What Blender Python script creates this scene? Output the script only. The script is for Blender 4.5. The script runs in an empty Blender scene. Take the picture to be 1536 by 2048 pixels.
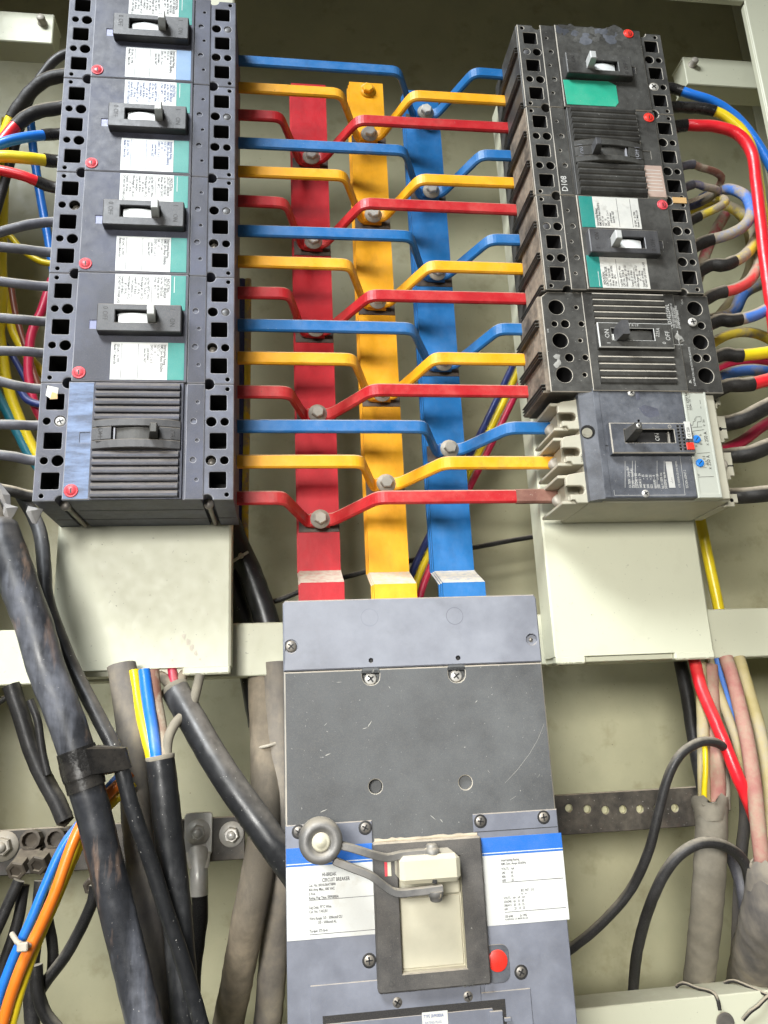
import bpy, bmesh, math, random
from mathutils import Matrix, Vector
from mathutils.geometry import tessellate_polygon

random.seed(7)
S = bpy.context.scene
COL = S.collection
MM = 0.001

# ------------------------------------------------------------------ camera
FPX = 1556.93                       # focal length in pixels of the 1536 px wide photograph
CP = Vector((39.807, -637.44, -185.149))          # camera position, mm
_p, _r, _y = [math.radians(a) for a in (15.04946, 2.68997, -7.78757)]
ROT = Matrix.Rotation(_y, 3, 'Z') @ Matrix.Rotation(_p, 3, 'X') @ Matrix.Rotation(_r, 3, 'Y')
RT, FW, UP = ROT.col[0].copy(), ROT.col[1].copy(), ROT.col[2].copy()
cd = bpy.data.cameras.new('camera'); cam = bpy.data.objects.new('camera', cd); COL.objects.link(cam)
cd.sensor_fit = 'HORIZONTAL'; cd.sensor_width = 36; cd.lens = 36 * FPX / 1536
cd.clip_start = 0.01; cd.clip_end = 60
cm = Matrix.Identity(4)
for i in range(3):
    cm[i][0] = RT[i]; cm[i][1] = UP[i]; cm[i][2] = -FW[i]; cm[i][3] = CP[i] * MM
cam.matrix_world = cm
S.camera = cam

def W(px, py, Y):
    """the point of the plane at depth Y (mm) seen at a pixel of the photograph"""
    d = ROT @ Vector(((px - 768) / FPX, 1, -(py - 1024) / FPX))
    t = (Y - CP[1]) / d[1]
    return CP + d * t

# ------------------------------------------------------------------ light
wd = bpy.data.worlds.new('World'); S.world = wd; wd.use_nodes = True
bg = wd.node_tree.nodes['Background']
bg.inputs[0].default_value = (0.95, 0.95, 0.85, 1); bg.inputs[1].default_value = 0.10

def area(name, loc, target, sx, sy, power, col):
    l = bpy.data.lights.new(name, 'AREA'); l.shape = 'RECTANGLE'; l.size = sx; l.size_y = sy
    l.energy = power; l.color = col
    o = bpy.data.objects.new(name, l); COL.objects.link(o); o.location = loc
    d = Vector(target) - Vector(loc)
    o.rotation_euler = d.to_track_quat('-Z', 'Y').to_euler()
    return o
area('sky_light', (-0.85, -1.10, 1.50), (0.13, 0.0, 0.05), 0.95, 0.52, 80, (0.92, 0.965, 1.0))
_d = area('doorway_light', (-0.46, -1.82, 0.16), (0.25, 0.1, -0.29), 0.6, 0.42, 4.7, (1.0, 0.985, 0.94))
_d.data.spread = math.radians(50)
S.view_settings.view_transform = 'Standard'; S.view_settings.look = 'None'
S.view_settings.exposure = 0.1; S.view_settings.gamma = 1.0
S.view_settings.use_curve_mapping = False

# ------------------------------------------------------------------ materials
DUST = (0.40, 0.335, 0.245)
MATS = {}
def mk(name, col, rough=.5, metal=0., top=.6, film=.15, var=.25, sA=28., speck=0., bump=.15,
       dust=DUST, spec=.5, stain=None, stain_amt=0., streak=(1, 1, 1), coat=0., filmcol=None, grain=.12, fs=(.42, .68), dsp=0., dcol=(.05, .035, .02)):
    m = bpy.data.materials.new(name); m.use_nodes = True
    nt = m.node_tree; N = nt.nodes; L = nt.links
    b = N['Principled BSDF']
    def nd(t, **k):
        n = N.new(t)
        for a, v in k.items(): setattr(n, a, v)
        return n
    tc = nd('ShaderNodeTexCoord'); oi = nd('ShaderNodeObjectInfo')
    mul = nd('ShaderNodeVectorMath', operation='SCALE'); mul.inputs[0].default_value = (3.7, 5.1, 2.3)
    L.new(oi.outputs['Random'], mul.inputs['Scale'])
    add = nd('ShaderNodeVectorMath', operation='ADD'); L.new(tc.outputs['Object'], add.inputs[0]); L.new(mul.outputs[0], add.inputs[1])
    sc = nd('ShaderNodeVectorMath', operation='MULTIPLY'); sc.inputs[1].default_value = streak; L.new(add.outputs[0], sc.inputs[0])
    def noise(scale, detail, vec=sc):
        n = nd('ShaderNodeTexNoise'); n.inputs['Scale'].default_value = scale; n.inputs['Detail'].default_value = detail
        n.inputs['Roughness'].default_value = .62
        L.new(vec.outputs[0], n.inputs['Vector']); return n.outputs['Fac']
    def mrange(v, a, c, d, e):
        n = nd('ShaderNodeMapRange'); n.clamp = True
        n.inputs[1].default_value = a; n.inputs[2].default_value = c; n.inputs[3].default_value = d; n.inputs[4].default_value = e
        L.new(v, n.inputs[0]); return n.outputs[0]
    def math_(op, a, c):
        n = nd('ShaderNodeMath', operation=op)
        for i, x in enumerate((a, c)):
            if isinstance(x, (int, float)): n.inputs[i].default_value = x
            else: L.new(x, n.inputs[i])
        return n.outputs[0]
    def mix(f, a, c):
        n = nd('ShaderNodeMix'); n.data_type = 'RGBA'
        if isinstance(f, (int, float)): n.inputs[0].default_value = f
        else: L.new(f, n.inputs[0])
        for i, x in ((6, a), (7, c)):
            if isinstance(x, tuple): n.inputs[i].default_value = (*x, 1)
            else: L.new(x, n.inputs[i])
        return n.outputs[2]
    nA = noise(sA, 6); nB = noise(sA * 7, 5, add); nC = noise(1900, 2, add)
    lo = tuple(c * (1 - var) for c in col); hi = tuple(min(.95, c * (1 + var * .8)) for c in col)
    base = mix(mrange(nA, .33, .67, 0, 1), lo, hi)
    if stain:
        nS = noise(sA * 1.7 + 11, 7)
        base = mix(mrange(nS, .56, .70, 0, stain_amt), base, stain)
    ge = nd('ShaderNodeNewGeometry'); sp = nd('ShaderNodeSeparateXYZ'); L.new(ge.outputs['Normal'], sp.inputs[0])
    up = mrange(sp.outputs['Z'], .25, .9, 0, top)
    up = math_('MULTIPLY', up, mrange(nB, .25, .6, .55, 1.1))
    fl = mrange(nA, fs[0], fs[1], film * .15, film)
    fl = math_('MULTIPLY', fl, mrange(nB, .3, .65, .6, 1.25))
    base = mix(fl, base, filmcol or dust)
    base = mix(math_('MINIMUM', up, 1.0), base, dust)
    fac = math_('MINIMUM', math_('MAXIMUM', up, fl), 1.0)
    if speck:
        nS2 = noise(520, 3, add)
        base = mix(mrange(nS2, .70, .74, 0, speck), base, (.62, .6, .55))
    if dsp:
        nS3 = noise(330, 2, add); nS4 = noise(60, 3, add)
        base = mix(math_('MULTIPLY', mrange(nS3, .69, .73, 0, dsp), mrange(nS4, .45, .6, 0, 1)), base, dcol)
    # fine grain of dust
    base = mix(mrange(nC, .45, .75, 0, grain), base, dust)
    L.new(base, b.inputs['Base Color'])
    rr = mrange(fac, 0, 1, rough, .92)
    rr2 = math_('ADD', rr, mrange(nB, .3, .7, -.07, .07))
    L.new(rr2, b.inputs['Roughness'])
    b.inputs['Metallic'].default_value = metal
    b.inputs['Specular IOR Level'].default_value = spec
    if coat: b.inputs['Coat Weight'].default_value = coat; b.inputs['Coat Roughness'].default_value = .15
    if bump:
        bp = nd('ShaderNodeBump'); bp.inputs['Strength'].default_value = bump; bp.inputs['Distance'].default_value = .0006
        hh = math_('ADD', nB, math_('MULTIPLY', nC, .25))
        L.new(hh, bp.inputs['Height']); L.new(bp.outputs[0], b.inputs['Normal'])
    MATS[name] = m
    return m
mk('cream_paint', (.56, .56, .43), .5, top=.35, film=.03, var=.025, bump=.02, sA=14, stain=(.26, .23, .13), stain_amt=.07, dust=(.42, .37, .26), dsp=.55, grain=.04)
mk('cream_paint_shaded', (.44, .425, .28), .45, top=.6, film=.30, var=.16, sA=9, bump=.2, stain=(.22, .19, .10), stain_amt=.45, dust=(.34, .30, .18), dsp=.85)  # same cream paint with dirt; inside shade and warm bounce put into colour
mk('blue_grey_plastic', (.038, .041, .060), .46, top=.5, film=.26, var=.30, speck=.2, filmcol=(.14, .16, .24), sA=18, spec=.35)
mk('strip_plastic', (.068, .072, .096), .48, top=.5, film=.32, var=.25, speck=.3, filmcol=(.22, .24, .31), spec=.35)  # lighter than the covers: dust plus glancing gloss put into the colour
mk('sky_sheen_plastic', (.09, .125, .21), .45, top=.5, film=.55, var=.5, speck=.2, filmcol=(.27, .36, .54), streak=(5, 1, 1), spec=.35)  # bluish streaks of sky reflection put into the plastic's colour
mk('frame_plastic', (.042, .043, .048), .40, top=.5, film=.16, var=.2, speck=.1, filmcol=(.2, .2, .2))
mk('hole_shade', (.010, .010, .011), .55, top=.6, film=.1, var=.3, bump=0, dust=(.10, .09, .075))  # shade inside holes and slots put into the plastic's colour
mk('edge_wear', (.26, .27, .31), .6, top=.3, film=.2, var=.3)
mk('black_plastic', (.020, .020, .020), .44, top=.55, film=.34, var=.3, speck=.6, filmcol=(.15, .15, .135), fs=(.38, .70))
mk('black_strip', (.030, .030, .030), .46, top=.55, film=.36, var=.3, speck=.6, filmcol=(.17, .17, .155), fs=(.38, .70))
mk('dusty_edge', (.34, .32, .28), .8, top=.3, film=.4, var=.3)
mk('brown_dusty_plastic', (.030, .026, .022), .8, top=.6, film=.9, var=.35, dust=(.27, .22, .165), fs=(.33, .56))
mk('toggle_white', (.74, .76, .76), .35, top=.3, film=.08, var=.06, bump=.05)
mk('toggle_grey', (.50, .51, .50), .5, top=.5, film=.15, var=.1)
mk('label_white', (.60, .61, .59), .5, top=.2, film=.12, var=.06, bump=.05, stain=(.40, .36, .28), stain_amt=.3)
mk('label_dirty', (.62, .62, .58), .55, top=.2, film=.3, var=.15, bump=.05, stain=(.25, .23, .2), stain_amt=.5)
mk('label_teal', (.008, .22, .19), .4, top=.2, film=.06, var=.10, bump=.05)
mk('label_green', (.012, .40, .25), .42, top=.2, film=.12, var=.10, bump=.05, speck=.5)
mk('label_blue', (.15, .27, .45), .4, top=.2, film=.12, var=.1, bump=.05)
mk('stripe_blue', (.008, .13, .50), .4, top=.2, film=.05, var=.06, bump=.05)
mk('label_print', (.03, .03, .035), .6, top=0, film=0, var=0, bump=0)
mk('label_print_blue', (.03, .07, .22), .6, top=0, film=0, var=0, bump=0)
mk('engraved_black', (.010, .010, .012), .6, top=0, film=.02, var=0, bump=0)
mk('white_print', (.48, .48, .46), .6, top=0, film=.1, var=.1, bump=0)
mk('button_red', (.62, .035, .055), .38, top=.2, film=.10, var=.1, bump=.05, filmcol=(.8, .4, .4))
mk('button_orange_red', (.80, .022, .012), .4, top=.2, film=.04, var=.1, bump=.05)
mk('pad_blue', (.17, .19, .34), .4, top=.2, film=.15, var=.1)
mk('peach_paper', (.42, .30, .25), .6, top=.2, film=.25, var=.2)
mk('orange_paper', (.55, .33, .12), .6, top=.2, film=.2, var=.2)
mk('steel', (.60, .59, .56), .34, metal=.35, top=.8, film=.28, var=.25, bump=.2, dust=(.44, .39, .31))
mk('dark_steel', (.22, .21, .20), .42, metal=.7, top=.75, film=.35, var=.25)
mk('pale_steel', (.72, .70, .66), .35, metal=.35, top=.7, film=.25, var=.2)
mk('lug_dirty', (.055, .045, .035), .6, metal=.3, top=.8, film=.5, var=.4, dust=(.24, .20, .145), filmcol=(.13, .105, .075))
mk('dusty_steel', (.34, .32, .28), .55, metal=.3, top=.9, film=.4, var=.3)
for nme, c in (('red', (.44, .004, .012)), ('yellow', (.80, .36, .002)), ('blue', (.002, .125, .36))):
    mk('strap_' + nme, c, .40, spec=.35, top=.72, film=.12, grain=.05, var=.14, speck=.3, bump=.3, dust=(.46, .39, .29), stain=tuple(x * .45 for x in c), stain_amt=.4, dsp=.5)
    mk('busbar_' + nme, c, .45, spec=.3, top=.95, film=.05, grain=.02, var=.18, bump=.2, dsp=.35, stain=tuple(x * .6 for x in c), stain_amt=.35, dust=(.58, .52, .42), streak=(1, 1, .6),
       filmcol=(.5, .16, .17) if nme == 'red' else None)
mk('strap_burnt', (.16, .05, .035), .7, top=.5, film=.4, var=.5, speck=.4, dust=(.3, .22, .16))
mk('bare_copper', (.05, .035, .03), .6, metal=.3, top=.4, film=.2)
mk('rubber_black', (.009, .009, .010), .42, top=.8, film=.10, var=.3, speck=.15, dust=(.36, .32, .25), filmcol=(.16, .155, .16), spec=.3)
mk('sheath_black', (.007, .008, .010), .32, top=.45, film=.60, var=.5, sA=15, speck=.6, dust=(.36, .32, .27), filmcol=(.20, .21, .25), stain=(.33, .21, .14), stain_amt=.85, streak=(1.4, 1, .2), fs=(.50, .64), grain=.05)
mk('sheath_clean', (.006, .007, .009), .34, top=.6, film=.35, var=.5, sA=16, speck=.9, dust=(.36, .32, .27), filmcol=(.17, .17, .175), streak=(1.4, 1, .22), fs=(.54, .68), grain=.04)
mk('sheath_dusty', (.055, .055, .068), .65, top=.7, film=.9, var=.4, sA=9, dust=(.34, .29, .21), filmcol=(.27, .235, .185), streak=(1, 1, .35), fs=(.40, .58))
mk('sheath_tan', (.10, .085, .065), .85, top=.5, film=.85, var=.3, sA=14, bump=.5, dust=(.32, .265, .19), filmcol=(.31, .255, .185), streak=(1, 1, .4), fs=(.36, .6))
mk('sheath_khaki', (.15, .135, .105), .85, top=.6, film=.85, var=.25, sA=12, bump=.7, dust=(.33, .285, .21), filmcol=(.27, .24, .185), fs=(.36, .6))
mk('tape_black', (.010, .010, .011), .28, top=.18, film=.05, var=.3, bump=.5, sA=40, grain=.03)
mk('tape_grey', (.06, .06, .075), .5, top=1.05, film=.45, var=.35, bump=.6, dust=(.46, .43, .36), filmcol=(.20, .20, .24))
mk('tape_dark', (.012, .011, .011), .5, top=1.25, film=.10, var=.4, bump=.7, dust=(.40, .345, .26), filmcol=(.16, .15, .13), spec=.3, grain=.06)
for nme, c in (('red', (.74, .010, .022)), ('yellow', (.82, .62, .012)), ('blue', (.008, .17, .66)), ('teal', (.012, .17, .24)),
               ('orange', (.82, .19, .012)), ('brown', (.17, .045, .025)), ('navy', (.012, .03, .17)), ('crimson', (.50, .012, .06))):
    mk('wire_' + nme, c, .33, top=.55, film=.05, grain=.02, var=.1, bump=.12, spec=.5)
    mk('wire_dusty_' + nme, c, .6, top=1.7, film=1.0, grain=.1, var=.15, bump=.5, dust=(.36, .305, .225), sA=24, fs=(.45, .54))
mk('wire_pink', (.36, .10, .095), .75, top=.8, film=.85, var=.2, bump=.4, dust=(.36, .28, .2), fs=(.36, .62))
mk('wire_cream', (.38, .30, .10), .75, top=.8, film=.85, var=.2, bump=.4, dust=(.36, .31, .22), fs=(.36, .62))
mk('lever_steel', (.17, .17, .17), .45, metal=.45, top=.8, film=.45, var=.3, speck=.3, bump=.3, dust=(.42, .37, .29), filmcol=(.26, .235, .20), fs=(.36, .66))
mk('nylon_tie', (.50, .46, .38), .5, top=.6, film=.3)
mk('foil', (.34, .34, .35), .3, metal=.2, top=.1, film=.3, bump=.5)
mk('main_cover', (.17, .18, .215), .44, top=.8, film=.45, var=.2, sA=10, speck=.10, filmcol=(.31, .325, .36), stain=(.11, .115, .135), stain_amt=.5)
mk('main_body', (.046, .049, .053), .5, top=.8, film=.6, var=.25, sA=10, speck=.5, filmcol=(.125, .13, .132), fs=(.33, .68))
mk('main_lower', (.14, .15, .185), .44, top=.8, film=.5, var=.2, sA=11, speck=.12, filmcol=(.26, .275, .325), stain=(.10, .105, .125), stain_amt=.5)
mk('main_frame', (.050, .048, .048), .5, top=1.0, film=.35, var=.3, speck=.5, dust=(.44, .38, .29), filmcol=(.15, .135, .115), dsp=.2)
mk('ivory', (.50, .475, .365), .5, top=.9, film=.28, var=.1, dust=(.50, .44, .34), filmcol=(.44, .39, .29))
mk('mccb_beige', (.42, .405, .32), .55, top=.65, film=.25, var=.1, speck=.1)
mk('mccb_dark', (.048, .054, .068), .42, top=.7, film=.42, var=.3, speck=.4, filmcol=(.19, .20, .225))
mk('mccb_panel', (.40, .42, .37), .4, top=.4, film=.12, var=.06)
mk('dial_blue', (.010, .22, .72), .35, top=.2, film=.03, var=.05)
mk('ground_black', (.012, .011, .011), .5, top=.9, film=.2, var=.4, speck=.7, stain=(.10, .04, .025), stain_amt=.2)
mk('dust_lump', (.46, .39, .29), .95, top=.2, film=.4, var=.2, bump=.8)
mk('pale_scuff', (.33, .33, .31), .8, top=.2, film=.3, var=.4, bump=.3)

# ------------------------------------------------------------------ mesh builder
def offs(poly, d):
    n = len(poly); out = []
    area_ = sum(poly[i][0] * poly[(i + 1) % n][1] - poly[(i + 1) % n][0] * poly[i][1] for i in range(n))
    sg = 1 if area_ > 0 else -1
    for i in range(n):
        p0 = Vector(poly[i - 1]); p1 = Vector(poly[i]); p2 = Vector(poly[(i + 1) % n])
        a = (p1 - p0).normalized(); b = (p2 - p1).normalized()
        na = Vector((a.y, -a.x)) * sg; nb = Vector((b.y, -b.x)) * sg
        m = na + nb
        m = m / max(.35, m.dot(na)) if m.length > 1e-6 else na
        out.append((p1.x + m.x * d, p1.y + m.y * d))
    return out
def circ(x, y, r, n=20, a0=0., a1=2 * math.pi):
    return [(x + r * math.cos(a0 + (a1 - a0) * i / n), y + r * math.sin(a0 + (a1 - a0) * i / n)) for i in range(n)]
def rect(x0, x1, y0, y1):
    return [(x0, y0), (x1, y0), (x1, y1), (x0, y1)]
def rrect(x0, x1, y0, y1, r, n=4):
    o = []
    for cx, cy, a in ((x1 - r, y0 + r, -90), (x1 - r, y1 - r, 0), (x0 + r, y1 - r, 90), (x0 + r, y0 + r, 180)):
        for i in range(n + 1):
            t = math.radians(a + 90 * i / n); o.append((cx + r * math.cos(t), cy + r * math.sin(t)))
    return o
TEXTC = {}
def text_mesh(s, bold):
    k = (s, bold)
    if k not in TEXTC:
        c = bpy.data.curves.new('lettering', 'FONT'); c.body = s; c.size = 1; c.resolution_u = 2; c.offset = bold
        o = bpy.data.objects.new('lettering', c); COL.objects.link(o)
        dg = bpy.context.evaluated_depsgraph_get()
        me = bpy.data.meshes.new_from_object(o.evaluated_get(dg))
        TEXTC[k] = ([(v.co.x, v.co.y) for v in me.vertices], [tuple(p.vertices) for p in me.polygons])
        bpy.data.objects.remove(o); bpy.data.curves.remove(c); bpy.data.meshes.remove(me)
    return TEXTC[k]
class MB:
    def __init__(self, M=None):
        self.v = []; self.f = []; self.m = []; self.s = []; self.M = M
    def add(self, vs, fs, mi=0, smooth=False):
        o = len(self.v)
        for p in vs:
            p = Vector(p)
            self.v.append(self.M @ p if self.M else p)
        for f in fs:
            self.f.append(tuple(i + o for i in f)); self.m.append(mi); self.s.append(smooth)
        return self
    def box(self, x0, x1, y0, y1, z0, z1, b=.6, mi=0):
        x0, x1 = min(x0, x1), max(x0, x1); y0, y1 = min(y0, y1), max(y0, y1); z0, z1 = min(z0, z1), max(z0, z1)
        b = min(b, (x1 - x0) * .45, (y1 - y0) * .45, (z1 - z0) * .45)
        bm = bmesh.new()
        for sx in (0, 1):
            for sy in (0, 1):
                for sz in (0, 1):
                    X = (x0, x1)[sx]; Y = (y0, y1)[sy]; Z = (z0, z1)[sz]
                    dx = b * (1 - 2 * sx); dy = b * (1 - 2 * sy); dz = b * (1 - 2 * sz)
                    if b > 0:
                        bm.verts.new((X, Y + dy, Z + dz)); bm.verts.new((X + dx, Y, Z + dz)); bm.verts.new((X + dx, Y + dy, Z))
                    else: bm.verts.new((X, Y, Z))
        bmesh.ops.convex_hull(bm, input=bm.verts)
        bm.verts.index_update()
        self.add([v.co.copy() for v in bm.verts], [[v.index for v in f.verts] for f in bm.faces], mi)
        bm.free(); return self
    def hull(self, pts, mi=0):
        bm = bmesh.new()
        for p in pts: bm.verts.new(p)
        r = bmesh.ops.convex_hull(bm, input=bm.verts)
        bad = [e for e in r['geom_interior'] if isinstance(e, bmesh.types.BMVert)]
        if bad: bmesh.ops.delete(bm, geom=bad, context='VERTS')
        bm.verts.index_update()
        self.add([v.co.copy() for v in bm.verts], [[v.index for v in f.verts] for f in bm.faces], mi)
        bm.free(); return self
    def fill(self, outer, holes, z, mi=0):
        polys = [[Vector((p[0], p[1], 0)) for p in outer]] + [[Vector((p[0], p[1], 0)) for p in h] for h in holes]
        flat = [(p.x, p.y, z) for q in polys for p in q]
        self.add(flat, tessellate_polygon(polys), mi); return self
    def wall(self, pa, za, pb, zb, mi=0, smooth=False):
        n = len(pa)
        self.add([(p[0], p[1], za) for p in pa] + [(p[0], p[1], zb) for p in pb],
                 [(i, (i + 1) % n, n + (i + 1) % n, n + i) for i in range(n)], mi, smooth); return self
    def prism(self, poly, z0, z1, b=.5, mi=0, holes=(), em=None):
        """outline extruded from z0 up to z1, chamfered top rim; holes = (polygon, depth, floor material)"""
        em = mi if em is None else em
        top = offs(poly, -b) if b else poly
        hp = []
        for h in holes:
            q, d, fm = h[:3]; c = h[3] if len(h) > 3 else .5
            hp.append(offs(q, c))
        self.fill(top, hp, z1, mi)
        if b: self.wall(top, z1, poly, z1 - b, em)
        self.wall(poly, z1 - b, poly, z0, mi)
        self.fill(poly, [], z0, mi)
        for h, q2 in zip(holes, hp):
            q, d, fm = h[:3]; c = h[3] if len(h) > 3 else .5
            self.wall(q2, z1, q, z1 - c * .8, em)
            self.wall(q, z1 - c * .8, q, z1 - d, fm)
            self.fill(q, [], z1 - d, fm)
        return self
    def lathe(self, o, ax, prof, n=20, mi=0, smooth=True, flat_n=None):
        o = Vector(o); ax = Vector(ax).normalized()
        u = ax.orthogonal().normalized(); w = ax.cross(u)
        vs = []; fs = []
        for r, h in prof:
            for i in range(n):
                t = 2 * math.pi * i / n
                vs.append(o + ax * h + (u * math.cos(t) + w * math.sin(t)) * r)
        for k in range(len(prof) - 1):
            for i in range(n):
                fs.append((k * n + i, k * n + (i + 1) % n, (k + 1) * n + (i + 1) % n, (k + 1) * n + i))
        self.add(vs, fs, mi, smooth)
        for k, rev in ((0, True), (len(prof) - 1, False)):
            if prof[k][0] > 1e-4:
                ids = list(range(n)); ids = ids[::-1] if rev else ids
                self.add([vs[k * n + i] for i in range(n)], [tuple(ids)], mi)
        return self
    def tube(self, path, r, n=14, mi=0, wob=.0, caps=True):
        """path of Vectors already smooth; r number or list"""
        P = [Vector(p) for p in path]; m = len(P)
        t0 = (P[1] - P[0]).normalized(); u = t0.orthogonal().normalized()
        vs = []; fs = []
        ph = random.random() * 50
        for i in range(m):
            t = (P[min(i + 1, m - 1)] - P[max(i - 1, 0)]).normalized()
            u = (u - t * u.dot(t)).normalized(); w = t.cross(u)
            rr = r[i] if isinstance(r, (list, tuple)) else r
            for k in range(n):
                a = 2 * math.pi * k / n
                q = rr * (1 + wob * math.sin(ph + i * .9 + 2.1 * math.sin(a + i * .37)))
                vs.append(P[i] + (u * math.cos(a) + w * math.sin(a)) * q)
        for i in range(m - 1):
            for k in range(n):
                fs.append((i * n + k, i * n + (k + 1) % n, (i + 1) * n + (k + 1) % n, (i + 1) * n + k))
        self.add(vs, fs, mi, True)
        if caps:
            self.add([vs[k] for k in range(n)], [tuple(range(n))[::-1]], mi)
            self.add([vs[(m - 1) * n + k] for k in range(n)], [tuple(range(n))], mi)
        return self
    def text(self, s, x, y, z, size, rot=0., sx=1., mi=1, bold=.0, align='L'):
        V, F = text_mesh(s, bold)
        if not V: return self
        wmax = max(v[0] for v in V); ox = {'L': 0, 'C': wmax / 2, 'R': wmax}[align]
        c, si = math.cos(math.radians(rot)), math.sin(math.radians(rot))
        vs = []
        for a, b in V:
            a = (a - ox) * size * sx; b = b * size
            vs.append((x + a * c - b * si, y + a * si + b * c, z))
        self.add(vs, F, mi); return self
    def strip2d(self, path, half_t, half_h, c=.9, mi=0, zs=None):
        """flat bar: path in XY (mm), thickness across the path, height along Z centred at zs[i]"""
        P = [Vector((p[0], p[1])) for p in path]; m = len(P)
        prof = [(-half_t, -half_h + c), (-half_t + c, -half_h), (half_t - c, -half_h), (half_t, -half_h + c),
                (half_t, half_h - c), (half_t - c, half_h), (-half_t + c, half_h), (-half_t, half_h - c)]
        vs = []; fs = []
        for i in range(m):
            a = (P[i] - P[i - 1]).normalized() if i else (P[1] - P[0]).normalized()
            b = (P[i + 1] - P[i]).normalized() if i < m - 1 else a
            na = Vector((-a.y, a.x)); nb = Vector((-b.y, b.x)); q = na + nb; q = q / max(.3, q.dot(na))
            for s, h in prof: vs.append((P[i].x + q.x * s, P[i].y + q.y * s, zs[i] + h))
        for i in range(m - 1):
            for k in range(8): fs.append((i * 8 + k, i * 8 + (k + 1) % 8, (i + 1) * 8 + (k + 1) % 8, (i + 1) * 8 + k))
        self.add(vs, fs, mi)
        self.add(vs[:8], [tuple(range(8))], mi); self.add(vs[-8:], [tuple(range(8))], mi)
        return self
    def build(self, name, mats, parent=None, local=False, label=None):
        if isinstance(mats, str): mats = [mats]
        vs = self.v
        me = bpy.data.meshes.new(name)
        o = bpy.data.objects.new(name, me)
        if parent is None:
            lo = Vector([min(v[i] for v in vs) for i in range(3)]); hi = Vector([max(v[i] for v in vs) for i in range(3)])
            c = (lo + hi) / 2; o.location = c * MM; out = [(v - c) * MM for v in vs]
        elif local: out = [v * MM for v in vs]; o.parent = parent
        else:
            M = Matrix.Identity(4); q = parent
            while q: M = q.matrix_basis @ M; q = q.parent
            M = M.inverted(); out = [M @ (v * MM) for v in vs]; o.parent = parent
        me.from_pydata([tuple(v) for v in out], [], self.f)
        for m in mats: me.materials.append(MATS[m])
        me.polygons.foreach_set('material_index', self.m); me.polygons.foreach_set('use_smooth', self.s)
        me.update(); COL.objects.link(o)
        if label: o['label'] = label
        return o
def tag(o, label, cat, group=None):
    o['label'] = label; o['category'] = cat
    if group: o['group'] = group
    return o
def root(name, label, cat, loc=(0, 0, 0), axes=None, group=None):
    o = bpy.data.objects.new(name, None); o.empty_display_size = .01; COL.objects.link(o)
    M = Matrix.Identity(4)
    if axes:
        for j in range(3):
            for i in range(3): M[i][j] = axes[j][i]
    for i in range(3): M[i][3] = loc[i] * MM
    o.matrix_basis = M
    return tag(o, label, cat, group)
def dup(o, parent=None):
    c = o.copy(); COL.objects.link(c)
    if parent: c.parent = parent
    for ch in [x for x in COL.objects if x.parent == o]: dup(ch, c)
    return c
def kids(o, name): return [x for x in COL.objects if x.parent == o and x.name.split('.')[0] == name]
def spline(pts, step=4.):
    P = [Vector(p) for p in pts]
    if len(P) == 2: P = [P[0], P[0].lerp(P[1], .5), P[1]]
    Q = [P[0] * 2 - P[1]] + P + [P[-1] * 2 - P[-2]]
    out = []
    for i in range(1, len(Q) - 2):
        a, b, c, d = Q[i - 1:i + 3]
        n = max(2, int((c - b).length / step))
        for k in range(n):
            t = k / n
            out.append(.5 * ((2 * b) + (c - a) * t + (2 * a - 5 * b + 4 * c - d) * t * t + (3 * b - a - 3 * c + d) * t ** 3))
    out.append(P[-1]); return out
def arcpath(pts, rad, n=5):
    """polyline with rounded corners in 2D"""
    P = [Vector(p) for p in pts]; out = [P[0]]
    for i in range(1, len(P) - 1):
        a = (P[i - 1] - P[i]); b = (P[i + 1] - P[i]); r = min(rad, a.length * .45, b.length * .45)
        p0 = P[i] + a.normalized() * r; p2 = P[i] + b.normalized() * r
        for k in range(n + 1):
            t = k / n; out.append(p0 * (1 - t) ** 2 + P[i] * 2 * t * (1 - t) + p2 * t * t)
    out.append(P[-1]); return out
FRONT = ((1, 0, 0), (0, 0, 1), (0, -1, 0))         # local x right, y up, z towards the viewer
LEFTB = ((0, 0, -1), (1, 0, 0), (0, -1, 0))        # breaker lying with its ON end to the right
RIGHTB = ((0, 0, 1), (-1, 0, 0), (0, -1, 0))       # breaker lying with its ON end to the left

def screw(name, x, y, z, r, parent, mat='steel', ang=20, rec=.0, local=True, ax='z'):
    """cross-head screw on a local z face"""
    b = MB()
    b.lathe((x, y, z), (0, 0, 1), [(r, 0), (r, .8), (r * .8, 1.5), (0.01, 1.8)], 16, 0)
    for a in (ang, ang + 90):
        c, s = math.cos(math.radians(a)), math.sin(math.radians(a)); l = r * .62; w = r * .13
        b.add([(x + c * l - s * w, y + s * l + c * w, z + 1.9), (x - c * l - s * w, y - s * l + c * w, z + 1.9),
               (x - c * l + s * w, y - s * l - c * w, z + 1.9), (x + c * l + s * w, y + s * l - c * w, z + 1.9)], [(0, 1, 2, 3)], 1)
    return b.build(name, [mat, 'hole_shade'], parent, local)
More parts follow.
